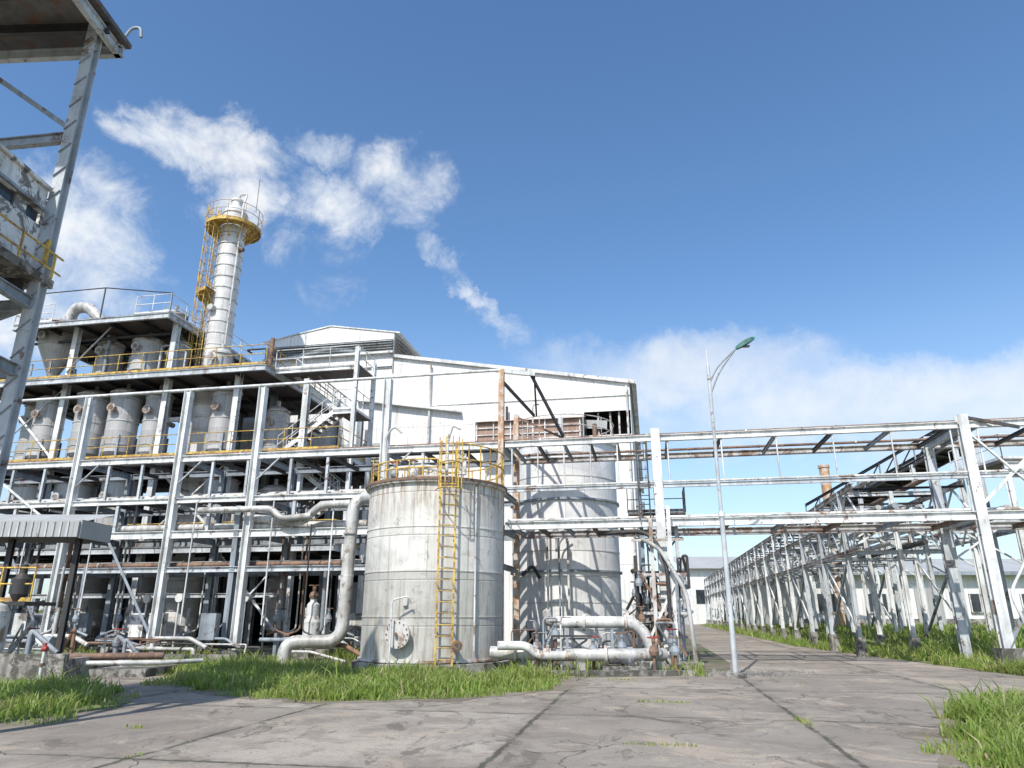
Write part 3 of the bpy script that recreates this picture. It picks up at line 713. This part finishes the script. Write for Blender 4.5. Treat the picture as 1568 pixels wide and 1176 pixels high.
# ------------------------------------------------------------------ front storage tank
b=B(); r=2.13; H=5.38
b.lathe(0,0,[(2.35,0),(2.35,.26),(1.9,.3)],'conc',48)
b.lathe(0,0,[(r,.3),(r,H)],'tank',72)
b.lathe(0,0,[(r,.3),(r+.07,.3),(r+.07,.36),(r,.37)],'rustw',72)
for z_ in (1.5,2.75,4.0): b.lathe(0,0,[(r,z_-.02),(r+.018,z_-.015),(r+.018,z_+.015),(r,z_+.02)],'tank',72)
b.lathe(0,0,[(r,H-.12),(r+.1,H-.1),(r+.12,H),(r+.1,H+.04),(r-.05,H+.06),(1.2,H+.28),(.2,H+.42),(.2,H+.7),(.3,H+.7),(.3,H+.76),(.01,H+.78)],'tank',72)
b.lathe(0,0,[(r+.125,H-.04),(r+.14,H-.04),(r+.14,H+.03),(r+.1,H+.045)],'rusty',72)
la=math.radians(-90+14); lx,ly=math.cos(la),math.sin(la)
b.ladder(lx*(r+.2),ly*(r+.2),.2,H+1.1,lx,ly,'yellow',.46,cage=5.0)
for z_ in (1.2,2.4,3.6,4.8):
    for sg in (-.23,.23): b.beam((lx*r-ly*sg,ly*r+lx*sg,z_),(lx*(r+.2)-ly*sg,ly*(r+.2)+lx*sg,z_),.04,.04,'yellow')
def arc_rail(a0,a1,rr,z0,h,mk,n=14):
    pts=[(rr*math.cos(math.radians(a0+(a1-a0)*i/n)),rr*math.sin(math.radians(a0+(a1-a0)*i/n))) for i in range(n+1)]
    for hh in (h,h*.55): b.tube([(x,y,z0+hh) for x,y in pts],.024,mk,5,bend=.02)
    for x,y in pts[::2]: b.cyl((x,y,z0),(x,y,z0+h),.022,mk,5)
arc_rail(-70,10,r+.02,H+.04,1.05,'yellow'); arc_rail(-178,-84,r-.02,H+.04,.55,'yellow',16); arc_rail(10,180,r-.02,H+.04,.95,'yellow',20)
b.tube([(-1.6,-.8,H+.1),(-1.6,-.8,H+1.6),(-1.35,-.8,H+1.95),(-1.1,-.8,H+1.7)],.04,'pipew',8,bend=.2)
b.tube([(-1.5,-.5,H+.2),(-1.5,-.5,H+.6),(-.2,-.9,H+.6),(.4,-1.2,H+.35)],.08,'pipe',10,bend=.25)
b.valve(-1.2,-1.2,H+.3,.1); b.valve(-.6,-1.4,H+.3,.09,'pipew','rusty'); b.cyl((-.5,-1.2,H+.15),(-.5,-1.2,H+.5),.18,'rustw',12)
b.tube([(.4,-1.1,H+.2),(.4,-1.1,H+1.4),(.55,-1.1,H+1.9),(.8,-1.1,H+1.75)],.045,'pipew',8,bend=.2)
b.box(.75,1.0,-1.2,-1.0,H+.3,H+.95,'cwhite')
a=math.radians(-90-18); cx,cy=math.cos(a),math.sin(a)
b.cyl((cx*(r-.05),cy*(r-.05),1.05),(cx*(r+.2),cy*(r+.2),1.05),.3,'rustw',24); b.cyl((cx*(r+.2),cy*(r+.2),1.05),(cx*(r+.25),cy*(r+.25),1.05),.37,'rustw',24)
for k in range(14):
    t_=k*2*math.pi/14; tx,ty=-cy,cx; px=cx*(r+.23)+tx*.32*math.cos(t_); py=cy*(r+.23)+ty*.32*math.cos(t_); pz=1.05+.32*math.sin(t_)
    b.cyl((px,py,pz),(px+cx*.05,py+cy*.05,pz),.02,'rusty',6)
b.tube([(cx*(r+.3)-.0,cy*(r+.3),1.05),(cx*(r+.36),cy*(r+.36),1.05)],.05,'rusty',8)
b.tube([(cx*(r+.25)-.15,cy*(r+.4),.1),(cx*(r+.25)-.15,cy*(r+.4),1.95),(cx*(r+.25)+.3,cy*(r+.4),2.05),(cx*(r+.25)+.35,cy*(r+.3),1.85)],.025,'pipew',6,bend=.12)
b.box(-.62,-.5,-r-.02,-r+.4,1.8,2.0,'pipew')
a=math.radians(-52); b.tube([(math.cos(a)*(r+.08),math.sin(a)*(r+.08),.6),(math.cos(a)*(r+.08),math.sin(a)*(r+.08),H-.2)],.03,'pipew',6)
a=math.radians(-68); b.cyl((math.cos(a)*r,math.sin(a)*r,.75),(math.cos(a)*(r+.35),math.sin(a)*(r+.35),.75),.08,'pipew',10)
b.cyl((math.cos(a)*(r+.3),math.sin(a)*(r+.3),.75),(math.cos(a)*(r+.35),math.sin(a)*(r+.35),.75),.15,'rusty',12)
b.obj('storage_tank',(-2.42,22.75,0))

b=B(); r=2.28;H=8.55
b.lathe(0,0,[(2.5,0),(2.5,.3),(2,.34)],'conc',48); b.lathe(0,0,[(r,.34),(r,H)],'tank2',72)
z=1.0
while z<H: b.lathe(0,0,[(r,z-.02),(r+.02,z-.015),(r+.02,z+.015),(r,z+.02)],'tank2',72); z+=1.0
for z_ in (3.2,6.05): b.lathe(0,0,[(r,z_-.04),(r+.09,z_-.04),(r+.09,z_+.04),(r,z_+.04)],'steelb',72)
b.lathe(0,0,[(r,H-.05),(r+.08,H-.05),(r+.08,H+.05),(r,H+.06),(.2,H+.45),(.01,H+.46)],'tank2',72)
arc_rail(0,360,r,H+.05,1.0,'rustw',30)
b.lathe(0,0,[(r+.13,H-.03),(r+.14,H-.03),(r+.14,H+.05),(r+.1,H+.06)],'steelw',72)
b.tube([(-1.4,-1.5,H+.1),(-1.4,-1.5,H+1.7),(-1.1,-1.5,H+1.7)],.04,'pipew',6,bend=.2); b.tube([(-.2,-1.5,H+.1),(-.2,-1.5,H+1.1)],.12,'pipe',10); b.cyl((1.3,-1.2,H+.2),(1.3,-1.2,H+.9),.1,'rusty',8)
b.tube([(-.9,-2.5,.5),(-.9,-2.5,5.1),(-.55,-2.5,5.1),(-.55,-2.5,3.9)],.045,'pipew',6,bend=.15)
b.tube([(-.1,-2.6,.6),(-.1,-2.6,4.3)],.05,'pipew',6); b.tube([(-.45,-2.6,1.0),(-.45,-2.6,4.3),(.0,-2.6,4.6)],.035,'steelb',6)
b.tube([(-1.9,-2.6,3.0),(-1.5,-2.5,3.4),(-1.2,-2.4,2.9)],.07,'dark',8,bend=.2)
b.box(-1.7,-1.3,-2.25,-1.8,.4,.95,'black')
b.obj('storage_tank.001',(2.3,31,0))

# ------------------------------------------------------------------ pipes and pumps between tanks and lamp
b=B()
b.tube([(-.6,21.3,.55),(1.2,21.0,.5),(3.4,20.9,.5),(4.3,21.2,.5)],.17,'pipe',14,bend=.3)
b.tube([(1.3,21.9,1.35),(3.7,21.7,1.35),(4.1,21.6,.45),(4.1,21.6,-.1)],.17,'pipew',14,bend=.5)
b.tube([(-.4,20.7,.75),(.4,20.7,.75),(.7,20.7,.5),(1.6,20.6,.5)],.12,'pipew',12,bend=.3)
b.tube([(1.3,21.9,1.35),(1.1,22.4,1.35),(1.1,23.5,1.6)],.14,'pipe',12,bend=.3)
for x_,y_ in ((1.6,21.8),(2.9,21.75),(3.6,20.9),(.3,21.1),(1.9,20.95)):
    b.box(x_-.12,x_+.12,y_-.12,y_+.12,0,.3,'conc'); b.beam((x_,y_,.25),(x_,y_,1.15 if y_>21.5 else .4),.08,.08,'steelb')
for x_,y_,z_ in ((1.0,21.05,.5),(2.6,20.92,.5),(2.1,21.83,1.35),(3.3,21.73,1.35),(.1,21.2,.55)):
    b.flange((x_,y_,z_),(1,-.1,0),.25,'rustw',.04)
for x_,y_,z_ in ((.7,20.9,.7),(1.25,21.5,1.0),(3.1,21.2,.7),(2.3,21.3,.6),(3.9,20.7,.6),(4.5,20.8,.6),(4.6,21.6,.8)):
    b.valve(x_,y_,z_,.11,R.choice(['steelb','pipew','rusty']),R.choice(['dark','rusty','red']))
    b.cyl((x_,y_,0),(x_,y_,z_),.05,'rusty',6)
b.tube([(1.35,20.7,.1),(1.35,20.7,1.5),(1.65,20.7,1.5)],.03,'steelw',5,bend=.1)
b.beam((1.1,20.7,1.0),(1.1,20.7,0),.06,.06,'dark'); b.beam((1.1,20.7,1.0),(2.2,20.7,1.0),.05,.05,'dark')
b.cyl((2.7,21.0,.45),(3.2,21.0,.45),.2,'steelb',14); b.cyl((3.2,21,.45),(3.35,21,.45),.26,'steelb',14); b.box(2.5,3.6,20.75,21.25,0,.22,'conc')
for k in range(20):
    x_=R.uniform(-.3,5.2);y_=R.uniform(20.6,24.5); z1=R.uniform(.3,1.5); r=R.choice([.02,.03,.045])
    b.tube([(x_,y_,0),(x_,y_,z1),(x_+R.uniform(-.9,.9),y_,z1),(x_+R.uniform(-.4,.4),y_+.4,.2)],r,R.choice(['steelb','rusty','dark','pipe','steelb']),6,bend=.12)
b.box(-.4,4.9,20.35,20.5,0,.14,'conc'); b.box(4.8,4.95,20.5,24,0,.14,'conc')
b.obj('pump_and_pipework')

b=B()
for dx,dy,zt,mk in ((-.55,.2,6.9,'steelb'),(-.25,-.5,4.6,'rustw'),(.35,-.4,5.0,'steelw'),(.6,.3,4.5,'steel'),(-.8,-.4,3.4,'dark'),(.2,.6,4.4,'dark')):
    b.ib((5.0+dx,dy,0),(5.0+dx,dy,zt),.12,.12,mk)
for z_ in (1.6,2.8,3.9): b.beam((4.1,-.4,z_),(5.8,-.4,z_),.07,.08,'rustw'); b.beam((4.2,.3,z_+.1),(5.8,.3,z_+.1),.07,.08,'dark')
b.ang((4.3,-.45,.3),(5.6,-.45,2.8),.08,'steelw'); b.ang((5.6,-.45,.3),(4.3,-.45,2.8),.08,'rusty')
b.tube([(4.45,-.7,3.9),(5.0,-.7,3.6),(5.75,-.75,2.2),(5.9,-.75,0)],.07,'pipe',8,bend=.4)
b.tube([(3.0,.2,4.2),(4.7,-.3,4.2),(5.2,-.6,3.2),(5.2,-.6,.5)],.07,'dark',8,bend=.5)
for k in range(26):
    x_=R.uniform(4.0,5.9);y_=R.uniform(-.8,.8);z0=R.uniform(.2,2.5);z1=z0+R.uniform(.6,2.2)
    b.tube([(x_,y_,z0),(x_,y_,z1),(x_+R.uniform(-.5,.5),y_,z1),(x_+R.uniform(-.5,.5),y_+.2,z1-.5)],R.choice([.025,.035,.05]),R.choice(['dark','rusty','dark','steelb','pipew']),6,bend=.1)
for k in range(9): b.valve(R.uniform(4.1,5.9),R.uniform(-.8,.2),R.uniform(.4,3.4),.1,R.choice(['rusty','steelb']),R.choice(['red','dark','rusty']))
b.box(4.0,6.0,1.0,2.4,4.92,4.98,'deck'); b.rail([(4.0,1.0,4.98),(6.0,1.0,4.98),(6,2.4,4.98)],'dark',.9,.9,.018)
b.box(4.3,4.6,1.2,1.5,5,5.4,'steelb')
b.ladder(4.6,-.2,4.6,7.3,0,-1,'dark',.35)
b.box(3.9,6.1,-.9,.9,0,.16,'conc')
plant(b,'valve_manifold')

# ------------------------------------------------------------------ street lamp
b=B()
b.tube([(0,0,0),(0,0,4.2)],.07,'steel',12); b.tube([(0,0,4.2),(0,0,8.6)],.05,'steel',12); b.tube([(0,0,8.6),(0,0,9.1)],.022,'steelw',8)
b.cyl((0,0,0),(0,0,.05),.2,'rusty',14); b.cyl((0,0,4.15),(0,0,4.28),.09,'steelw',12)
b.lathe(0,0,[(.28,0),(.26,.12),(.1,.14)],'conc',14)
b.tube([(0,0,7.7),(.3,0,8.4),(.85,0,9.1)],.025,'steelb',8,bend=.4); b.tube([(0,0,8.05),(.25,0,8.55),(.85,0,9.1),(1.05,0,9.25)],.025,'steelb',8,bend=.4)
hp=[(.85,.05,9.08,9.16),(.93,.08,9.1,9.23),(1.1,.11,9.18,9.34),(1.3,.10,9.3,9.42),(1.42,.05,9.38,9.44)]
vs=[];fs=[]
for x_,w,z0,z1 in hp: vs+=[(x_,-w,z0),(x_,w,z0),(x_,w*.8,z1),(x_,-w*.8,z1)]
for i in range(4):
    for k in range(4): fs.append((i*4+k,i*4+(k+1)%4,(i+1)*4+(k+1)%4,(i+1)*4+k))
fs+=[(3,2,1,0),(16,17,18,19)]
b.add(vs,fs,'teal'); b.box(.98,1.25,-.06,.06,9.14,9.18,'glass')
b.obj('street_lamp',(5.83,19.8,0),math.radians(-8))
b=B()
for k in range(260):
    a=R.random()*6.283; rr=abs(R.gauss(0,.7))+.1; x_=6.7+math.cos(a)*rr*1.4;y_=21.0+math.sin(a)*rr*.9; s_=R.uniform(.02,.09)
    v=[(x_-s_,y_,0),(x_,y_-s_*R.uniform(.5,1),0.01),(x_+s_*R.uniform(.6,1.2),y_,0),(x_,y_+s_,0),(x_+R.uniform(-.3,.3)*s_,y_+R.uniform(-.3,.3)*s_,s_*R.uniform(.6,1.1))]
    b.add(v,[(0,1,4),(1,2,4),(2,3,4),(3,0,4)],'stone')
b.obj('rubble')
b=B()
for k in range(1500):
    x_=R.uniform(-9,14);y_=R.uniform(8,20); s_=R.uniform(.006,.02)*(1 if R.random()<.95 else 2)
    if mnoise.noise((x_*.5,y_*.5,3))<.05: continue
    v=[(x_-s_,y_,.006),(x_,y_-s_,.006),(x_+s_,y_,.006),(x_,y_+s_,.006),(x_,y_,.006+s_*.9)]
    b.add(v,[(0,1,4),(1,2,4),(2,3,4),(3,0,4)],'stone')
b.obj('gravel')

# ------------------------------------------------------------------ left steel tower
b=B(); TD=-2.6; TW=-3.4
for (x_,y_) in ((0,0),(TW,.35),(0,TD),(TW,TD+.35)):
    b.ib((x_,y_,0),(x_,y_,12.6),.2,.2,'steel')
    z=.6
    while z<12.5: b.beam((x_-.1,y_-.11,z),(x_+.1,y_-.11,z+.2),.04,.012,'steelb'); z+=.5
b.box(TW-.6,.35,TD-.3,.6,12.6,12.7,'deck')
for i in range(4): b.ib((TW-.5,TD+i*.85,12.5),(.3,TD+i*.85,12.5),.1,.2,'dark')
b.ib((TW-.6,.55,12.4),(.3,.45,12.4),.12,.22,'steel'); b.ib((.2,TD-.3,12.4),(.2,.5,12.4),.12,.22,'steel')
b.tube([(.3,.4,12.7),(.42,.4,12.95),(.6,.4,12.95),(.65,.4,12.7)],.03,'steelb',6)
for z_ in (10.0,6.6,5.4,3.6):
    b.ib((TW,.35,z_),(-.1,0,z_),.12,.2,'steelb')
    if z_<9: b.ib((0,TD+.1,z_),(0,-.1,z_),.12,.2,'steelb')
    b.ib((TW,TD+.4,z_),(TW,.3,z_),.12,.2,'dark')
b.ang((0,0,10.1),(-3.1,.3,12.4),.09,'steelb'); b.ang((TW,.4,5.5),(0,0,3.6),.09,'steelb'); b.ang((-.1,.05,6.6),(TW,.3,5.5),.09,'steelb')
b.box(-.22,-.08,TD,-.15,7.2,8.05,'cwhite'); b.box(-.22,-.08,TD,-.15,8.3,8.75,'cwhite')
k=TD
while k<-.4: b.box(-.2,-.1,k,k+.28,8.04,8.31,'cwhite'); k+=.9
b.box(-.19,-.14,TD+.05,-.2,8.05,8.3,'glass'); b.box(-.3,-.02,TD-.02,-.13,8.76,8.82,'cwhite'); b.box(-.05,.0,TD,-.15,8.31,8.36,'steelb')
b.box(TW+.1,-.25,.0,.12,7.2,8.7,'cwhite')
b.box(TW,.12,TD,.2,7.0,7.15,'conc')
for i in range(4): b.ib((TW+.1,TD+.3+i*.7,6.9),(-.1,TD+.3+i*.7,6.9),.1,.2,'dark')
b.tube([(.28,TD,7.5),(.28,.1,7.5)],.018,'yellow',6); b.tube([(.28,TD,7.2),(.28,.1,7.2)],.018,'yellow',6)
for k in range(4): b.beam((.28,TD+.1+k*.8,7.05),(.28,TD+.1+k*.8,7.5),.03,.03,'yellow')
b.beam((.1,-.1,7.3),(.1,-.1,7.8),.06,.06,'yellow')
b.obj('steel_tower',(-8.18,11.05,0),math.radians(-2))

# ------------------------------------------------------------------ canopy shelter with small vessel (left)
b=B()
b.add([(-17,20,4.0),(-12.2,20,4.0),(-12.0,21.6,4.45),(-17,21.6,4.45)],[(0,1,2,3)],'wallg')
b.box(-17,-12.1,19.95,20.03,3.62,4.05,'wallg'); b.box(-12.12,-12.06,20.03,21.6,3.6,4.1,'wallg'); b.box(-17,-12.15,20.05,21.55,3.6,3.68,'dark')
for i in range(24): b.box(-17+i*.2,-16.96+i*.2,19.92,19.95,3.62,4.04,'steel')
for x_ in (-16.8,-14.3,-12.4): b.ib((x_,20.6,0),(x_,20.6,3.6),.14,.14,'dark')
b.rail([(-16.8,20.2,1.9),(-13.2,20.2,1.9)],'yellow',.9,.9); b.box(-17,-13.2,20,21.4,1.8,1.9,'dark')
b.lathe(-14.0,20.0,[(.1,.45),(.4,.6),(.42,.7),(.42,1.65),(.36,1.8),(.1,1.9)],'pipew',20)
b.cyl((-14.0,19.6,1.55),(-13.8,19.5,1.55),.06,'dark',8)
for x_ in (-14.3,-13.7): b.beam((x_,20,0),(x_,20,.7),.06,.06,'steelb')
b.lathe(-13.6,20.3,[(.12,1.9),(.22,2.1),(.22,2.5),(.1,2.65),(.1,2.9)],'dark',12)
b.box(-18,-11.2,18.9,19.1,0,.62,'conc'); b.box(-11.4,-11.2,19.1,21.5,0,.5,'conc'); b.box(-18,-9.6,19.9,21.9,0,.2,'conc')
for k in range(16):
    x_=R.uniform(-16.5,-9.6);y_=R.uniform(19.6,22.5)
    b.tube([(x_,y_,.1),(x_,y_,R.uniform(.5,1.6)),(x_+R.uniform(-1,1),y_,R.uniform(.4,.6))],R.choice([.03,.05,.07]),R.choice(['pipew','steelb','rusty']),6,bend=.12)
    if k%3==0: b.valve(x_,y_,.8,.1)
b.tube([(-12.5,19.6,.35),(-9.2,20.3,.35),(-8.6,21.0,.35)],.06,'pipew',8); b.tube([(-12,19.9,.5),(-9.5,20.6,.5)],.09,'rusty',8)
b.obj('equipment_shelter')
b=B(); b.tube([(0,0,0),(0,0,.85)],.035,'pipew',8); b.cyl((-.05,0,.85),(.05,0,.85),.06,'red',8); b.cyl((0,0,.85),(0,0,.98),.03,'red',6); b.cyl((0,0,.5),(0,0,.56),.06,'rusty',8); b.obj('standpipe_valve',(-10.3,16.6,0))

b=B()
for k in range(26):
    s_=R.uniform(-24,-6);q_=R.uniform(-1.4,5.5)
    t_=R.random()
    if t_<.35:
        b.box(s_-.6,s_+.6,q_-.25,q_+.25,0,.3,'conc'); b.cyl((s_-.5,q_,.55),(s_+.1,q_,.55),.2,R.choice(['steelb','pipew']),14); b.cyl((s_+.1,q_,.55),(s_+.35,q_,.55),.27,'steelb',14); b.tube([(s_+.25,q_,.7),(s_+.25,q_,1.8)],.07,'pipew',8)
    elif t_<.6:
        b.cyl((s_,q_,0),(s_,q_,2.2),.035,'steelw',6); b.cyl((s_,q_-.06,2.15),(s_,q_+.06,2.15),.16,'pipew',14)
    else:
        b.box(s_-.3,s_+.3,q_-.15,q_+.15,.7,1.6,R.choice(['cwhite','steelb'])); b.beam((s_-.2,q_,0),(s_-.2,q_,.7),.06,.06,'rusty'); b.beam((s_+.2,q_,0),(s_+.2,q_,.7),.06,.06,'rusty')
v0=-7.4
b.lathe(v0,.4,[(.1,.3),(.3,.4),(.3,1.3),(.22,1.5),(.22,1.9),(.12,2.0),(.12,2.3)],'pipew',16); b.valve(v0,.4,2.2,.14,'rusty','rusty')
b.box(-26,-9,-1.9,-1.75,0,.3,'conc')
b.box(-26,-20,1,5,0,.5,'conc')
for k in range(34):
    s_=R.uniform(-26,-6);q_=R.uniform(-1.5,-.2); z_=R.uniform(.3,.9)
    b.tube([(s_,q_,z_),(s_+R.uniform(.8,2.5),q_,z_),(s_+R.uniform(.8,2.5),q_,z_-.3)],R.choice([.03,.05,.08]),R.choice(['pipew','steelb','rusty','pipe','dark']),6,bend=.1)
plant(b,'pumps_and_cabinets')

# ------------------------------------------------------------------ receding pipe rack on the right
def rrow(Y,off): return (15.3+.19*(Y-41)+off, Y-off*.19)
b=B(); Ys=[29+4.2*i for i in range(20)]
for i,Y in enumerate(Ys):
    for off in (0.4,2.3,4.2,8.5):
        if off>8 and i>11: continue
        X,Yy=rrow(Y,off); zt=6.3 if off<8 else 5.2
        b.ib((X,Yy,0),(X,Yy,zt),.16,.16,R.choice(['steel','steelw','steelw']))
        b.box(X-.15,X+.15,Yy-.15,Yy+.15,0,.72,'conc')
    for z_ in (6.2,5.2,3.9):
        a_=rrow(Y,.4);c_=rrow(Y,4.2); b.ib((a_[0],a_[1],z_),(c_[0],c_[1],z_),.12,.16,'steel')
    a_=rrow(Y,4.2);c_=rrow(Y,8.5); b.ib((a_[0],a_[1],5.1),(c_[0],c_[1],5.1),.14,.2,'steel')
    for o1,o2,z1,z2 in ((.4,2.3,4.0,5.1),(4.2,2.3,4.0,5.1),(4.2,6.3,3.6,5.0),(8.5,6.4,3.6,5.0)):
        a_=rrow(Y,o1);c_=rrow(Y,o2); b.beam((a_[0],a_[1],z1),(c_[0],c_[1],z2),.07,.07,'steelw')
    if i%2==0 and i<16:
        for off in (.4,4.2):
            a_=rrow(Y,off);c_=rrow(Y+4.2,off); b.ang((a_[0],a_[1],.8),(c_[0],c_[1],3.8),.09,'steelw')
            b.ang((a_[0],a_[1],3.8),(c_[0],c_[1],.8),.09,'steelb')
for off,z_,h in ((.4,6.25,.2),(.4,5.2,.16),(.4,3.9,.14),(4.2,6.25,.2),(4.2,5.2,.2),(8.5,5.1,.2),(2.3,5.2,.14)):
    a_=rrow(27,off);c_=rrow(Ys[-1] if off<8 else Ys[10],off); b.ib((a_[0],a_[1],z_),(c_[0],c_[1],z_),.14,h,R.choice(['steel','steelw','rustw']))
for off,z_,r,mk in ((1.0,6.45,.1,'pipe'),(1.5,6.42,.08,'dark'),(3.0,6.45,.1,'rusty'),(1.2,5.4,.1,'pipe'),(1.8,5.45,.13,'steelb'),(2.7,5.4,.08,'pipew'),(3.4,5.42,.12,'dark'),(1.5,4.1,.09,'pipe'),(2.6,4.1,.1,'dark'),(5.5,5.3,.1,'pipe'),(6.8,5.3,.12,'rusty')):
    a_=rrow(27,off);c_=rrow(Ys[-1],off); b.tube([(a_[0],a_[1],z_),(c_[0],c_[1],z_)],r,mk,7)
for off in (.4,4.2):
    Y=27
    while Y<100:
        a_=rrow(Y,off);m_=rrow(Y+1.05,off);c_=rrow(Y+2.1,off)
        b.beam((a_[0],a_[1],5.3),(m_[0],m_[1],6.15),.06,.06,'steelw'); b.beam((m_[0],m_[1],6.15),(c_[0],c_[1],5.3),.06,.06,'steel')
        b.beam((a_[0],a_[1],5.1),(m_[0],m_[1],4.0),.05,.05,'steel'); b.beam((m_[0],m_[1],4.0),(c_[0],c_[1],5.1),.05,.05,'steelb')
        d_=rrow(Y,.4);e_=rrow(Y,4.2); b.beam((d_[0],d_[1],6.1),(e_[0],e_[1],6.1),.06,.08,'dark')
        Y+=2.1
b.obj('pipe_rack.001')

b=B()
P0=Vector((17.0,41,6.6));P1=Vector((20.9,32.6,9.3))
dv=(P1-P0); side=Vector((.88,.47,0))*1.7
for o_ in (Vector((0,0,0)),side):
    for dz,mk in ((0,'dark'),(.95,'dark')): b.ib(P0+o_+Vector((0,0,dz)),P1+o_+Vector((0,0,dz)),.14,.24 if dz==0 else .12,mk)
    n=9
    for i in range(n):
        a_=P0+dv*i/n+o_; c_=P0+dv*(i+1)/n+o_
        b.beam(a_,a_+Vector((0,0,.95)),.06,.06,'steelb'); b.beam(a_,c_+Vector((0,0,.95)),.05,.05,'dark')
for i in range(16):
    a_=P0+dv*i/15; b.beam(a_,a_+side,.2,.05,'dark')
b.add([P0+Vector((0,0,.1)),P1+Vector((0,0,.1)),P1+side+Vector((0,0,.1)),P0+side+Vector((0,0,.1))],[(0,1,2,3)],'dark')
for f in (.05,.4,.75,1.0):
    a_=P0+dv*f
    for o_ in (Vector((0,0,0)),side): b.ib((a_.x+o_.x,a_.y+o_.y,0),(a_.x+o_.x,a_.y+o_.y,a_.z),.18,.18,'steel')
b.box(20.5,27,29,32.5,7.6,7.75,'deck'); b.rail([(20.5,32.5,7.75),(20.5,29,7.75),(27,29,7.75)],'steelw',1.05,1.4); b.ib((20.5,29,7.45),(27,29,7.45),.16,.3,'steelw')
for x_ in (20.7,23.8,26.9):
    for y_ in (29.2,32.3): b.ib((x_,y_,0),(x_,y_,7.5),.2,.2,'steelw')
b.ang((20.7,29.1,4.2),(23.8,29.1,7.4),.1,'steelw'); b.ang((20.7,29.1,7.4),(23.8,29.1,4.2),.1,'steelw'); b.ang((20.7,29.1,.6),(23.8,29.1,4.2),.1,'steelb'); b.ib((20.7,29.1,4.2),(26.9,29.1,4.2),.14,.22,'steel')
b.obj('conveyor_gallery')
# rust-coloured vent stack behind the rack
b=B(); b.lathe(0,0,[(.45,0),(.45,6),(.36,6.4),(.34,11.6),(.40,11.6),(.40,11.8),(.30,11.8),(.30,11.5)],'orange',20)
for z_ in (3,6.4,9): b.lathe(0,0,[(.36,z_-.05),(.47,z_-.05),(.47,z_+.05),(.36,z_+.05)],'rusty',20)
b.obj('vent_stack',(22.6,50.5,0))

b=B()
b.box(22,66,56,70,0,4.1,'wall'); b.add([(21.4,55.3,4.1),(66.6,55.3,4.1),(66.6,63,5.6),(21.4,63,5.6)],[(0,1,2,3)],'wallg'); b.add([(21.4,55.3,4.11),(21.4,63,5.61),(21.4,70.6,4.11)],[(0,1,2)],'wall')
b.box(21.4,66.6,55.2,55.4,3.85,4.12,'steelb')
x_=23.0
while x_<64:
    b.box(x_,x_+1.6,55.93,56.0,1.2,2.5,'glass')
    for i in range(3): b.box(x_+i*.75,x_+i*.75+.07,55.88,55.94,1.2,2.5,'steelw')
    b.box(x_-.06,x_+1.66,55.86,55.95,1.1,1.2,'conc'); b.box(x_+2.5,x_+2.75,55.85,56,0,3.8,'conc'); x_+=3.9
b.box(30.6,32.6,55.84,55.99,.0,2.9,'wallg'); b.box(46.5,48.6,55.84,55.99,0,2.9,'black')
b.box(22,66,55.9,55.99,.0,.7,'conc')
b.obj('low_white_building',(0,0,.5))
b=B(); b.box(26.5,38,112,130,0,8.2,'wall'); b.add([(26,111,8.1),(38.5,111,8.1),(38.5,121,10.6),(26,121,10.6)],[(0,1,2,3)],'wallg'); b.box(28,30,111.9,112,3,5,'glass'); b.box(32,35,111.9,112,0,4,'black')
b.obj('warehouse')
b=B()
for k in range(900):
    x_=R.uniform(-150,260); y_=R.uniform(180,200); z_=R.uniform(0,5+2.5*mnoise.noise((x_*.05,0,0))); s_=R.uniform(1,2.6)
    vs=[(x_+R.uniform(-1,1)*s_,y_+R.uniform(-1,1)*s_,z_+R.uniform(-1,1)*s_*.8) for j in range(6)]
    b.add(vs,[(0,1,2),(2,3,4),(4,5,0),(1,3,5)],'turf')
b.obj('distant_trees')
